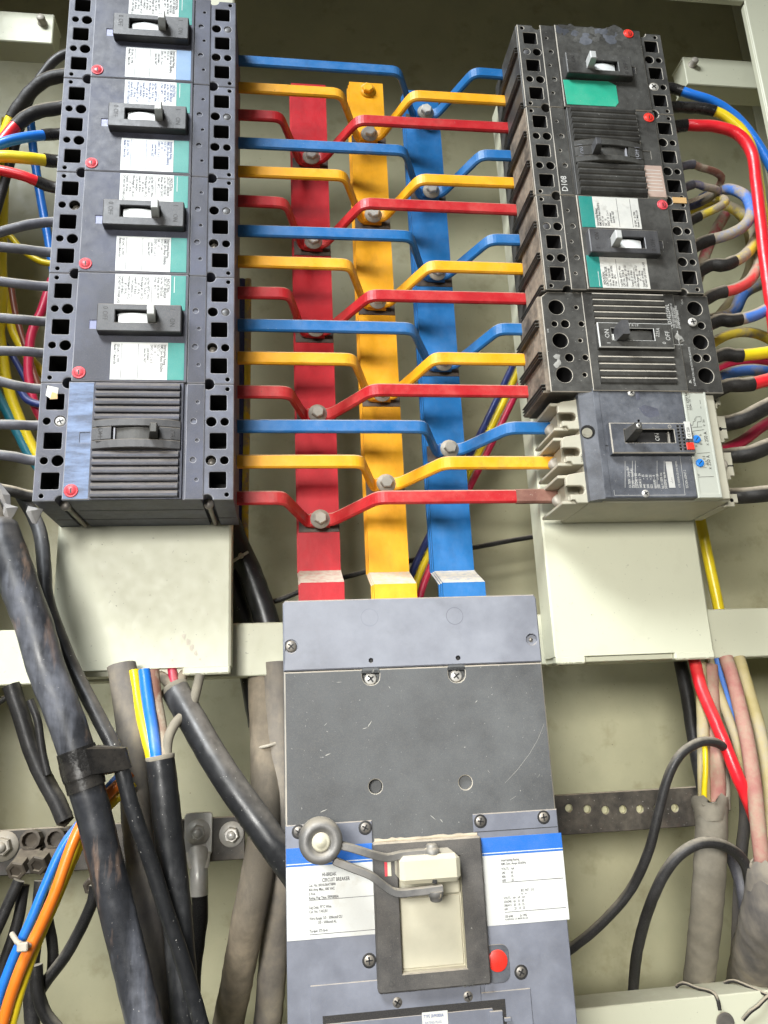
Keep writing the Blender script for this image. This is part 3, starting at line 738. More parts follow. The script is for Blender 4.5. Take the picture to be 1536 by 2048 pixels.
b = TXT[0]; u, v = Z2(925, 400); b.box(u, u + 15, v, v + .5, 2, 2.25, 0); u2, v2 = Z2(990, 395); b.box(u2, u2 + .5, v2, v2 + 14, 2, 2.25, 0)
for zx in (885, 965):
    pass
for b in TXT: b.build('printed_text', 'white_print', TQ, True)
screw('screw', *Z2(1072, 262), 1.5, 4.6, TQ, 'pale_steel', 10)
b = MB()                                               # chips and scuffs
for zx, zy, r in ((1000, 355, 5), (985, 350, 4), (255, 470, 4), (265, 500, 3.5), (250, 515, 3), (805, 545, 3), (795, 520, 2.4), (790, 600, 2.4), (1020, 600, 1.8), (820, 395, 3), (1065, 620, 2.2)):
    u, v = Z2(zx, zy)
    zz = 2.05 if 440 < zx < 990 else .05
    b.hull([(u + r * (.3 + .9 * random.random()) * math.cos(a), v + r * (.3 + .9 * random.random()) * math.sin(a), zz) for a in [i * .63 for i in range(10)]] + [(u, v, zz + .35)], 0)
b.build('scuff', 'pale_scuff', TQ, True)
# ================================================================== pale grey breaker at the foot of the right stack
MC = root('circuit_breaker', 'pale grey breaker with dark face and two blue dials, bottom of the right stack', 'circuit breaker', (300, 0, -4), FRONT, GR)
def ZM(zx, zy, z=0.):
    x, w = PX(1030 + zx / 3.036, 560 + zy / 3.036, -z); return x - 300, w + 4
b = MB()
b.box(15, 152, 1, 108, -84, -9, 1.2)                         # base
b.hull([(14, y, z) for y, z in ((1, -9), (108, -9), (1, -3), (108, -3))] + [(27, y, 0) for y in (2, 107)] + [(27, y, -9) for y in (1, 108)], 1)
b.box(139.4, 150, 2, 107, -9, -5, .8)
b.box(150, 155, 6, 103, -30, -12, .8)
for v, r in ((66, 6.6),): b.lathe((19, v, -4.2), (.16, 0, -1), [(r, -2.9), (.01, -2.9)], 22, 2); b.lathe((18.2, v - 1, -4.2), (.16, 0, -1), [(r * .72, -3.1), (.01, -3.1)], 18, 0)
b.build('housing', ['mccb_beige', 'mccb_dark', 'hole_shade'], MC, True)
b = MB(); b.prism(rect(27.2, 115.2, 2.2, 109.0), -9, 0, 1.0, 0, [(rect(33, 41, 51.5, 52.3), .3, 1, .1), (circ(68.5, 76.5, 1.3, 10), 4, 1, .2)]); b.box(27, 33, 2.6, 108.6, -.3, .5, .4)
b.build('face_cover', ['mccb_dark', 'hole_shade'], MC, True)
# right hand settings panel
b = MB(); b.prism(rect(115.6, 139.2, 1.6, 109.4), -9, 0, .7, 0, [(rect(118.2, 136.8, 5.5, 106.6), .8, 1, .3)])
def PT(s, zx, zy, sz, rot=90, sx=.85, z=-.65):
    u, v = ZM(zx, zy); b.text(s, u, v, z, sz, rot, sx, 2)
PT('TM 250 D', 1062, 790, 5.0); PT('250A / 50\u00b0C', 1078, 790, 3.4); PT('~  ---', 1140, 780, 5)
PT('Ir  Im', 1158, 886, 3.6); PT('Im', 1100, 1045, 4); PT('x 250 A', 1180, 1003, 5.0); PT('x 250 A', 1197, 1148, 5.0); PT('Ir', 1124, 1188, 4)
for s, zx, zy in (('5', 1085, 935), ('6', 1135, 945), ('7', 1140, 975), ('8', 1140, 1000), ('9', 1112, 1012), ('10', 1093, 1012), ('0.8', 1160, 1090), ('0.9', 1175, 1120), ('1', 1166, 1143)): PT(s, zx, zy, 3.8)
def line(b, p, q, w, z, mi):
    p = Vector(p); q = Vector(q); d = (q - p).normalized(); n = Vector((-d.y, d.x)) * w / 2
    b.add([(*(p + n), z), (*(q + n), z), (*(q - n), z), (*(p - n), z)], [(0, 1, 2, 3)], mi)
for pl in (((1065, 880), (1082, 880), (1084, 860), (1100, 852), (1100, 830), (1128, 828)), ((1092, 850), (1092, 838)), ((1078, 893), (1138, 890)), ((1110, 893), (1110, 860), (1132, 858), (1132, 828)),
           ((1078, 917), (1150, 907)), ((1105, 1052), (1185, 1046)), ((1115, 1195), (1210, 1192))):
    q = [ZM(*p) for p in pl]
    for i in range(len(q) - 1): line(b, q[i], q[i + 1], .35, -.62, 2)
b.build('settings_panel', ['mccb_panel', 'mccb_panel', 'engraved_black'], MC, True)
for zx, zy, a in ((1103, 966, 50), (1124, 1110, 48)):
    u, v = ZM(zx, zy); d = MB(); d.lathe((u, v, -.9), (0, 0, 1), [(3.9, 0), (3.9, 1.2), (3.4, 1.6), (.01, 1.6)], 22)
    c, s = math.cos(math.radians(a)), math.sin(math.radians(a)); line(d, (u - c * 2.4, v - s * 2.4), (u + c * 2.4, v + s * 2.4), .8, .76, 1)
    d.build('dial', ['dial_blue', 'engraved_black'], MC, True)
# toggle block
x0, y0 = ZM(575, 1068); x1, y1 = ZM(1065, 885)
wa, wb = ZM(650, 1005); wc, wd_ = ZM(940, 925)
b = MB(); hl = [(rect(wa, wc, wb, wd_), 7, 1, .5)]
gx, _ = ZM(950, 900); GP = (y1 - y0 - 4) / 8
for i in range(3):
    for j in range(8): hl.append((rect(gx + 2.2 + i * 4.3 - 1.3, gx + 2.2 + i * 4.3 + 1.1, y0 + 2.6 + j * GP, y0 + 2.6 + j * GP + GP * .66), 1.6, 1, .1))
b.prism([(x0, y0), (x1 - 3, y0), (x1 - 3, y1), (x0, y1)], -.5, 7.6, 1.0, 0, hl, 2)
b.text('ON', wc - 12.2, wb + 3.6, 2.2, 6, 90, .8, 3); b.text('O', wc - 2, wd_ + .6, 7.75, 5, 90, 1, 2); b.text('/', (wa + wc) / 2 + 6, wd_ + .7, 7.75, 4, 90, 1, 2)
b.box(wc - 4.2, wc - 3.2, wb + 1, wd_ - 1, 1.5, 4.6, .2, 2)
b.build('switch_frame', ['mccb_dark', 'hole_shade', 'dusty_edge', 'white_print'], MC, True)
um = wa + 4.6; vm = (wb + wd_) / 2
b = MB(); b.hull([(um - 4.4, wb + .5, 3), (um + 5.2, wb + .5, 3), (um - 4.4, wd_ - .5, 3), (um + 5.2, wd_ - .5, 3), (um - 4, wb + 4, 25), (um + 3.6, wb + 4, 25), (um - 4, wd_ - 2, 25), (um + 3.6, wd_ - 2, 25),
                  (um - 3.2, vm + 5, 28), (um + 2.8, vm + 5, 28), (um - 3.2, vm - 1, 28), (um + 2.8, vm - 1, 28)], 0)
b.build('toggle', ['black_plastic'], MC, True)
screw('screw', um - .3, vm + 2, 27.0, 2.4, MC, 'steel', 20)
u, v = ZM(1040, 1025); b = MB(); b.box(u - 3.6, u + 3.6, v - 3.6, v + 3.2, -.2, 8.4, .5); b.build('trip_button', 'button_orange_red', MC, True)
u, v = ZM(1025, 930); b = MB(); b.prism(rect(u - 2.6, u + 3, v - 8.5, v + 8.5), 6.0, 7.9, .2, 0); b.text('CE 250', u + 1.4, v - 7, 8.05, 4, 90, .8, 1); b.build('small_label', ['label_dirty', 'label_print'], MC, True)
# printed ratings on the face
b = MB()
cols = ['Ui 750V  Uimp 8kV', 'Ue (V)     Icu(kA)', '220/240 ~ 85', '380/415 ~ 36', '440      ~ 35', '500      ~ 30', '525      ~ 22', '660/690 ~ 8', '250      --- 50', 'Ics = 100% Icu', '50/60Hz  cat A']
zx0 = 693
for i, s in enumerate(cols):
    u, v = ZM(zx0 + i * 22, 1262 + (i * .6)); b.text(s, u + 2, v, .62 if False else .25, 3.3, 90, .78, 0, .01)
for zx, ya, yb in ((668, 1262, 1100), (712, 1262, 1098), (730, 1262, 1098), (862, 1262, 1098), (905, 1262, 1098)): line(b, ZM(zx, ya), ZM(zx, yb), .35, .22, 0)
u, v = ZM(955, 1262); b.box(u - 3, u + 3, v, v + 25, .1, .3, 0, 0); u, v = ZM(935, 1150); b.text('IEC/EN 60947-2', u + 16, v - 18, .25, 3.3, 90, .8, 0)
u, v = ZM(1005, 1262); b.text('UTE VDE BS CEI UNE NEMA', u, v, .25, 2.6, 90, .8, 0)
b.text('-/-~-', ZM(962, 1235)[0], ZM(962, 1235)[1], .36, 4, 90, .8, 1)
for p, q in (((605, 1308), (1032, 1306)), ((1032, 1306), (975, 870)), ((605, 1308), (600, 1275))): line(b, ZM(*p), ZM(*q), .3, .22, 0)
b.build('printed_text', ['white_print', 'engraved_black'], MC, True)
b = MB(); u, v = ZM(820, 800)
b.hull([(u - 11, v + 4, .05), (u - 6, v - 4, .05), (u - 1, v - 6, .05), (u + 9, v - 4, .05), (u + 8, v + 3, .05), (u - 4, v + 7, .05), (u, v, .18)]); u, v = ZM(745, 700)
b.hull([(u - 2, v - 5, .05), (u + 2, v - 4, .05), (u + 2, v + 5, .05), (u - 2, v + 4, .05), (u, v, .3)]); b.build('scuff', 'strip_plastic', MC, True)
u, v = ZM(703, 676); screw('screw', u, v - 1.5, -.6, 3.6, MC, 'steel', 40); u, v = ZM(793, 1300); screw('screw', u, v + .5, -.6, 3.6, MC, 'steel', 30)
# terminal shields, three notched plates with walls between, line end
for i, v0 in enumerate((83, 48.5, 12)):
    b = MB()
    pl = [(-1, v0 + 16), (17, v0 + 19), (17, v0 - 11), (5, v0 - 11), (3, v0 - 8), (-1, v0 - 8), (-1, v0 - 3), (7, v0 - 3)] + [(9 + 4.2 * math.sin(t), v0 + 1.2 - 4.2 * math.cos(t)) for t in [math.pi * k / 6 for k in range(7)]] + [(-4, v0 + 5.4), (-4, v0 + 12)]
    b.prism(pl, -14, -10, .6); b.box(-10, 16, v0 + 13.4, v0 + 16.6, -72, -14.1, .6); b.box(-8, 16, v0 - 11, v0 - 8, -72, -14.1, .6); b.box(-2, 0, v0 - 7.8, v0 - 4, -40, -14, .4)
    b.box(2, 16, v0 - 7.8, v0 + 13, -50, -30, .8)
    if i == 1: b.text('250N', 15.6, v0 - 9, -9.9, 4.2, 90, .8, 1)
    b.build('terminal_shield', ['mccb_beige', 'engraved_black'], MC, True)
    b = MB(); b.lathe((1.5, v0 + 2, -50), (0, 0, 1), [(6, 0), (6, 6), (4, 7), (.01, 7)], 14); b.build('terminal_screw', 'dusty_steel', MC, True)
# load end tabs
for i, (v0, h, w) in enumerate(((98, 14, 13), (63, 27, 15), (25.5, 27, 15), (-1, 12, 14))):
    x0 = 152.5
    hl = [(circ(x0 + w * .55, v0 + h * .5, 1.9, 12), 4, 1, .2)]
    b = MB(); b.prism([(x0, v0), (x0 + w * .72, v0), (x0 + w * .72, v0 + 3.6), (x0 + w, v0 + 3.6), (x0 + w, v0 + h), (x0, v0 + h)], -24, -20, .5, 0, hl)
    if h > 20: b.box(x0 + w * .55, x0 + w + .3, v0 + h * .5 - .7, v0 + h * .5 + .7, -20.3, -19.85, 0, 1)
    b.box(x0 - 2, x0 + w * .5, v0 + .6, v0 + 3, -75, -24, .4); b.build('terminal_shield', ['mccb_beige', 'hole_shade'], MC, True)
b = MB(); b.lathe((152, 38, -13.2), (0, 0, 1), [(5, 0), (5, 1.6), (3, 1.7), (.01, 0.4)], 18); b.build('mounting_screw', 'dusty_steel', MC, True)

# ================================================================== main breaker
MX, MZ = 40, -470
MA = root('main_breaker', 'large grey main breaker with long roller lever handle, front and centre', 'main breaker', (MX, 0, MZ), FRONT)
def FM(px, py, z=0.):
    x, w = PX(px, py, -z); return x - MX, w - MZ
zt, zs = -86.5 - MZ, -143.5 - MZ
b = MB(); b.prism(rect(0, 214, -120, zt - .4), -112, -7, 1.2); b.prism(rect(.4, 213.6, -120, zs), -8, 0, 1.2, 0, [
    (rrect(*(FM(725, 1370)[0], FM(760, 1370)[0]), FM(742, 1370)[1], zs + 3, 6.5, 4), 5, 0, .6), (rrect(FM(898, 1370)[0], FM(932, 1370)[0], FM(915, 1365)[1], zs + 3, 6.5, 4), 5, 0, .6),
    (circ(*FM(751, 1573), 5.4, 20), 12, 1, .6), (circ(*FM(931, 1565), 5.4, 20), 3.5, 0, .6)], 2)
b.build('housing', ['main_body', 'hole_shade', 'dusty_edge'], MA, True)
b = MB()
hl = [(circ(*FM(742, 1321), 1.9, 12), 4, 1, .3), (circ(*FM(916, 1316), 1.9, 12), 4, 1, .3), (circ(*FM(1063, 1279), 4.6, 18), 3.0, 0, .5), (circ(*FM(582, 1293), 5.4, 18), 1.6, 0, .4)]
b.prism([(.2, zs + .5), (213.8, zs + .5), (213.8, zt - 3), (212, zt), (2, zt), (.2, zt - 3)], -6.5, .6, 1.0, 0, hl, 2)
for px, py in ((739, 1235), (909, 1232)):
    u, v = FM(px, py); b.lathe((u, v, .5), (0, 0, 1), [(7.4, .08), (7.2, .14), (6.9, .14), (6.7, .08)], 28, 2)
b.build('top_cover', ['main_cover', 'hole_shade', 'main_lower'], MA, True)
u, v = FM(582, 1293); screw('screw', u, v, -.6, 4.6, MA, 'dark_steel', 45)
u, v = FM(1063, 1279); b = MB(); b.lathe((u, v, -2.6), (0, 0, 1), [(1.9, 0), (1.7, 1), (.01, 1.2)], 12); b.build('screw', 'dark_steel', MA, True)
for px, py in ((742, 1357), (914, 1351)): u, v = FM(px, py); screw('screw', u, v, -4.2, 5.0, MA, 'steel', 35)
b = MB()                                              # scratches
for p in (((1088, 1448), (1076, 1478)), ((1076, 1478), (1060, 1506)), ((1060, 1506), (1036, 1538)), ((1036, 1538), (1010, 1566)), ((735, 1455), (744, 1441)), ((725, 1458), (735, 1455)), ((648, 1452), (655, 1445)), ((672, 1365), (685, 1364)), ((650, 1512), (662, 1506)),
          ((860, 1630), (872, 1640)), ((880, 1638), (886, 1645)), ((1020, 1600), (1032, 1592)), ((975, 1540), (980, 1546)), ((955, 1400), (950, 1406)), ((1075, 1555), (1080, 1548)), ((640, 1625), (655, 1618)), ((745, 1345), (748, 1338)), ((777, 1372), (781, 1378))):
    q = [Vector(FM(*x)) for x in p]; d = (q[1] - q[0]); n_ = Vector((-d.y, d.x)).normalized(); w_ = .22 + .35 * random.random() if p[0][0] < 1010 else .16
    if p[0][0] > 1010: b.add([(*(q[0] + n_ * w_ * .6), .12), (*(q[1] + n_ * w_ * .6), .12), (*(q[1] - n_ * w_ * .6), .12), (*(q[0] - n_ * w_ * .6), .12)], [(0, 1, 2, 3)])
    else: b.add([(*q[0], .12), (*(q[0] + d * .35 + n_ * w_), .12), (*(q[0] + d * .7 + n_ * w_ * .5), .12), (*q[1], .12), (*(q[0] + d * .6 - n_ * w_ * .7), .12), (*(q[0] + d * .2 - n_ * w_ * .5), .12)], [(0, 1, 2, 3, 4, 5)])
b.build('scratch', 'pale_scuff', MA, True)
# lower cover plates left and right of the handle
zl = FM(745, 1640)[1]; zr = FM(945, 1628)[1]; xl = FM(746, 1700)[0]; xr = FM(946, 1650)[0]
b = MB(); b.prism(rect(.2, xl, -118, zl), -.5, 1.4, .7, 0, [], 0); b.box(1, xl - .5, zl - 19.4, zl - 18.9, 1.3, 1.55, 0, 1); b.build('lower_cover', ['main_lower', 'engraved_black'], MA, True)
b = MB(); b.prism(rect(xr, 213.8, -118, zr), -.5, 1.4, .7, 0, [], 0); b.box(xr + .5, 213, zr - 13.4, zr - 12.9, 1.3, 1.55, 0, 1); b.build('lower_cover', ['main_lower', 'engraved_black'], MA, True)
b = MB(); xa, ya = FM(620, 1970); xb, yb = FM(1058, 1960)
b.prism(rect(xl - .2, xr + .2, -118, FM(850, 1700)[1]), -.5, 1.2, .5); b.box(xa, FM(960, 1970)[0], -118, ya, 1.0, 2.3, .5); b.box(FM(960, 1970)[0], xb, -118, FM(1040, 1976)[1], 1.0, 2.3, .5)
x2, y2 = FM(645, 2030); x3, _ = FM(1010, 2018); b.box(x2, x3, -118, y2, 2.2, 2.6, .2, 1); b.box(x2 + 2, x3 - 10, -118, y2 - 5, 2.5, 3.4, .3)
b.box(FM(990, 2030)[0] - 5, FM(990, 2030)[0] + 5, -100, FM(990, 2030)[1] + 4, 2.5, 4.5, .5); b.box(FM(1005, 2035)[0], FM(1005, 2035)[0] + 5, FM(1005, 2035)[1] - 1, FM(1005, 2035)[1] + 1.5, 4, 6, .3)
b.build('lower_cover', ['main_lower', 'engraved_black'], MA, True)
u, v = FM(842, 2022); b = MB(); b.box(u, u + 19, v - 40, v, 3.3, 3.8, .1); b.text('TYPE SRPK800A', u + 1, v - 3.6, 3.95, 3, 0, .72, 1, .01); b.text('RATING PLUG', u + 2, v - 7.5, 3.95, 2.4, 0, .8, 1)
b.build('rating_label', ['label_dirty', 'label_print_blue'], MA, True)
for px, py in ((730, 1655), (597, 1663), (960, 1642), (1086, 1634), (738, 1920), (1041, 1943), (794, 2003), (935, 1991)):
    u, v = FM(px, py)
    b = MB(); b.lathe((u, v, 1.45), (0, 0, 1), [(5.2, 0), (5.2, .1), (4.6, .15), (.01, .15)], 20); b.build('screw_recess', 'hole_shade', MA, True)
    screw('screw', u, v, .4 if py < 1960 else 1.0, 4.2, MA, 'dark_steel', random.random() * 90)
# big rating labels
M_L = [('HI-BREAK', 4.4), ('CIRCUIT BREAKER', 4.4), ('Cat. No. SKHA36AT0800', 3.3), ('800 Amp Max., 600 VAC', 3.3), ('3 Pole', 3.3), ('Rating Plug Type: SRPK800A', 3.3), (None, 2), ('', 2), ('Lug Data: 75\u00b0C Wire', 3.3), ('Cat. No. TAKLB1', 3.3), ('', 2),
       ('Wire Range: 3/0 - 500kcmil CU', 3.3), ('            3/0 - 500kcmil AL', 3.3), ('', 3), ('Torque: 375 lb-in', 3.3), (None, 3)]
def big_label(px0, px1, yt, yb_, stripe_h, lines, mid_x):
    xa, va = FM(px0, yt); xb, _ = FM(px1, yt); _, vb = FM(px0, yb_)
    s = MB(); s.box(xa, xb, va - stripe_h, va, 1.3, 1.75, .1); s.box(xa, xb, va - stripe_h + 1.4, va - stripe_h + 2.0, 1.7, 1.84, 0, 1); s.build('label_stripe', ['stripe_blue', 'label_white'], MA, True)
    l = MB(); l.box(xa, xb, vb, va - stripe_h - .1, 1.3, 1.7, .1)
    return l, xa, xb, va - stripe_h, vb
l, xa, xb, va, vb = big_label(572, 748, 1697, 1882, 13, M_L, 0)
y = va - 4; x = FM(617, 1760)[0]; K = (va - vb - 6) / sum(h * 1.12 for s, h in M_L)
for s, h in M_L:
    h *= K; y -= h * 1.12
    if s is None: l.box(x, xb - 1, y + 1, y + 1.35, 1.65, 1.82, 0, 1); continue
    l.text(s, x + (10 if h > 4 * K else 0), y, 1.82, h * 1.06, 0, .70, 1, .018)
l.build('rating_label', ['label_white', 'label_print'], MA, True)
M_R = [('Interrupting Rating', 3.2, 0), ('RMS Sym. Amps 50/60Hz', 3.2, 0), ('', 1, 0), ('VOLTS    kA', 3.2, 0), ('240        65', 3.2, 0), ('480        35', 3.2, 0), ('600        25', 3.2, 0), (None, 2, 0), ('', 4, 0), ('IEC 947   J10', 3.2, 14), ('Icu   Ics', 2.4, 14), ('VOLTS    kA   kA   kA', 3.0, 0), ('220/240   65   33   65', 3.0, 0), ('380/415   35   18   35', 3.0, 0), ('600          25   13   25', 3.0, 0), (None, 3, 0), ('GE 6040          Sy 1992', 3, 0), ('PLAINVILLE, CT. MADE IN USA', 2.2, 0)]
l, xa, xb, va, vb = big_label(956, 1122, 1676, 1853, 13, M_R, 0)
y = va - 2; x = FM(1000, 1720)[0]; K = (va - vb - 5) / sum(h * 1.12 for s, h, d in M_R)
for s, h, dx in M_R:
    h *= K; y -= h * 1.12
    if s is None: l.box(x, xb - 2, y + 1, y + 1.35, 1.65, 1.82, 0, 1); continue
    l.text(s, x + dx, y, 1.82, h * 1.06, 0, .76, 1, .018)
l.build('rating_label', ['label_white', 'label_print'], MA, True)
# trip button in its dark recess
u, v = FM(994, 1920)
b = MB(); b.prism(rrect(u - 10, u + 9, v - 15, v + 11, 6, 5), 1.3, 1.9, .3); b.build('button_surround', 'mccb_dark', MA, True)
b = MB(); b.lathe((u, v, 1.7), (0, 0, 1), [(7.6, 0), (7.6, .5), (7.1, .8), (.01, .85)], 28); b.build('trip_button', 'button_orange_red', MA, True)
# handle frame, ivory slider
f0 = 9
xa, va = FM(757, 1990, f0); xb, vb = FM(962, 1672, f0)
wa, wva = FM(806, 1948, f0); wb, wvb = FM(920, 1712, f0)
b = MB(); b.prism(rrect(xa, xb, va, vb, 2.2, 3), 1.0, f0, 1.2, 0, [(rect(wa, wb, wva, wvb), 7, 1, .8)])
u, v = FM(918, 1706, f0); b.text('ON', u, v, f0 + .15, 6.0, 0, .9, 2, .01); u, v = FM(924, 1975, f0); b.text('OFF', u, v, f0 + .15, 6.4, 0, .9, 2, .01); u, v = FM(777, 1975, f0); b.text('O', u, v, f0 + .15, 6, 0, .8, 2)
b.box(xa + 8.3, xa + 10.2, wva + 66, wva + 76, f0 - .1, f0 + .3, 0, 3); b.box(xa + 10.4, xa + 13.2, wva + 66, wva + 76, f0 - .1, f0 + .4, .1, 4)
b.build('handle_frame', ['main_frame', 'ivory', 'black_strip', 'button_red', 'ivory'], MA, True)
b = MB()                                              # dust ridge lying on the frame's top edge
pts = [(xa + 2 + (xb - xa - 4) * t, vb + .8, 5 + 1.0 * math.sin(t * 19)) for t in [k / 24 for k in range(25)]]
b.tube([Vector(p) for p in pts], [1.1 + .7 * random.random() for _ in pts], 8, 0, .2); b.build('dust_ridge', 'dust_lump', MA, True)
b = MB(); b.box(wa + .8, wb - .8, wva + 50, wvb - 2, 1.8, 6.2, 1.2); b.box(wa + .8, wb - .8, wva + 1.2, wva + 49.2, 1.8, 3.4, .8); b.build('slider_plate', 'ivory', MA, True)
# handle block and lever with roller
hz = 38
ha, hva = FM(802, 1772, hz); hb, hvb = FM(920, 1706, hz)
b = MB(); b.box(ha, hb, hva, hvb, 5, hz, 3.2); b.box((ha + hb) / 2 + 1, (ha + hb) / 2 + 4, hva - .3, hva + 2.4, hz - 6, hz + .2, .2, 1); b.build('handle_block', ['ivory', 'hole_shade'], MA, True)
def MP(px, py, z): u, v = FM(px, py, z); return Vector((u, v, z))
kc = MP(642, 1684, 46)
def arm(pts, name):
    P = spline(pts, 3); b = MB()
    vs = []; fs = []; m = len(P)
    for i, p in enumerate(P):
        t = (P[min(i + 1, m - 1)] - P[max(0, i - 1)]).normalized(); n = Vector((-t.y, t.x, 0)).normalized()
        for a, c in ((-2.0, -6), (2.0, -6), (2.6, -5), (2.6, 1.6), (2.0, 2.2), (-2.0, 2.2), (-2.6, 1.6), (-2.6, -5)): vs.append(p + n * a + Vector((0, 0, c)))
    for i in range(m - 1):
        for k in range(8): fs.append((i * 8 + k, i * 8 + (k + 1) % 8, (i + 1) * 8 + (k + 1) % 8, (i + 1) * 8 + k))
    b.add(vs, fs); b.add(vs[:8], [tuple(range(8))]); b.add(vs[-8:], [tuple(range(8))]); b.build(name, 'lever_steel', MA, True)
arm([MP(676, 1690, 42), MP(705, 1697, 42), MP(740, 1708, 40), MP(775, 1716, 34), MP(805, 1710, 31), MP(868, 1704, 30)], 'lever_arm')
arm([MP(668, 1722, 42), MP(705, 1737, 42), MP(742, 1752, 41), MP(768, 1772, 38), MP(792, 1786, 37), MP(830, 1784, 37), MP(885, 1777, 37)], 'lever_arm')
for px, py, zz in ((864, 1700, 31), (872, 1790, 37)):
    p = MP(px, py, zz); b = MB(); b.lathe(p, (0, 1 if py < 1750 else -1, 0), [(5.4, -2.5), (5.4, 1), (4.4, 1.2), (4.4, 3.4), (3, 4.4), (.01, 4.8)], 12)
    for k in range(5): b.lathe(p + Vector((random.uniform(-4, 4), 0, random.uniform(-3, 3))), (0, 1 if py < 1750 else -1, .2), [(2.4, -1), (2, 1.2), (.01, 2.2)], 8, 1)
    b.build('pivot_bolt', ['lever_steel', 'dust_lump'], MA, True)
b = MB(); b.lathe(kc - Vector((0, 0, 22)), (0, 0, 1), [(12.5, 0), (14.8, 2), (15.4, 6), (15.6, 18), (15.0, 22), (13.2, 24.4), (10.8, 25), (8.2, 24.0), (7.4, 22.5), (.01, 22.2)], 36); b.build('roller', 'lever_steel', MA, True)
b = MB(); b.lathe(kc + Vector((0, 0, .2)), (0, 0, 1), [(6.6, -.5), (6.4, 1.4), (5.0, 2.0), (4.2, 1.9), (3.6, 2.9), (.01, 3.4)], 24); b.build('roller_pin', 'ivory', MA, True)

# ================================================================== busbars
ZL = [507.5 - 35 * i for i in range(15)]
ZR = [511, 475.5, 439.5, 403.2, 368.5, 334.8, 298.2, 263.5, 228.8, 193.6, 160.0, 125.0, 86.5, 50.5, 16.6]
YB = 121.                                              # front of the vertical bars
BUS = {'red': (56.8, 97.6, 546), 'yellow': (125.8, 166.2, 553), 'blue': (191.6, 232.8, 546)}
BOLT = {'red': (78, [434.4, 325.4, 219.6, 123, 11]), 'yellow': (145.5, [469.3, 361.6, 254.3, 146.5, 47.5]), 'blue': (213.5, [504, 396.4, 291.1, 182.2, 84.5])}
nthL = ['topmost', 'second', 'third', 'fourth', 'lowest']
for c, (x0, x1, zt_) in BUS.items():
    b = MB()
    for i in range(3):                                 # three laminations
        y0 = YB + i * 5.2
        f = 38. - i * .0
        prof = [(y0, zt_), (y0, -38.5), (y0 - f, -57), (y0 - f, -140), (y0 - f + 4.6, -140), (y0 - f + 4.6, -55.5), (y0 + 4.6, -36.5), (y0 + 4.6, zt_)]
        if c != 'red': prof = [(y, z - (3 if z < 0 else 0)) for y, z in prof]
        m = len(prof); dx = -i * .9
        e = .7
        L_ = [(x0 + dx, y, z) for y, z in prof]; R_ = [(x1 + dx, y, z) for y, z in prof]
        b.add(L_ + R_, [(k, (k + 1) % m, m + (k + 1) % m, m + k) for k in range(m)] )
        for q in (L_, R_): b.add(q, [(0, 1, 6, 7), (1, 2, 5, 6), (2, 3, 4, 5)])
    o = tag(b.build('busbar', 'busbar_' + c), f'vertical {c} busbar running down between the two breaker stacks', 'busbar', 'vertical coloured busbars')
    xb, zs_ = BOLT[c]
    for z in zs_:
        b = MB(); b.box(x0 + .2, x1 - .2, YB - .9, YB + .4, z - 10.5, z + 7, .2); b.build('bare_patch', 'bare_copper', o)
BEND = {'red': (45.5, 128.5), 'yellow': (111.5, 191.0), 'blue': (174.5, 258.5)}
random.seed(11)
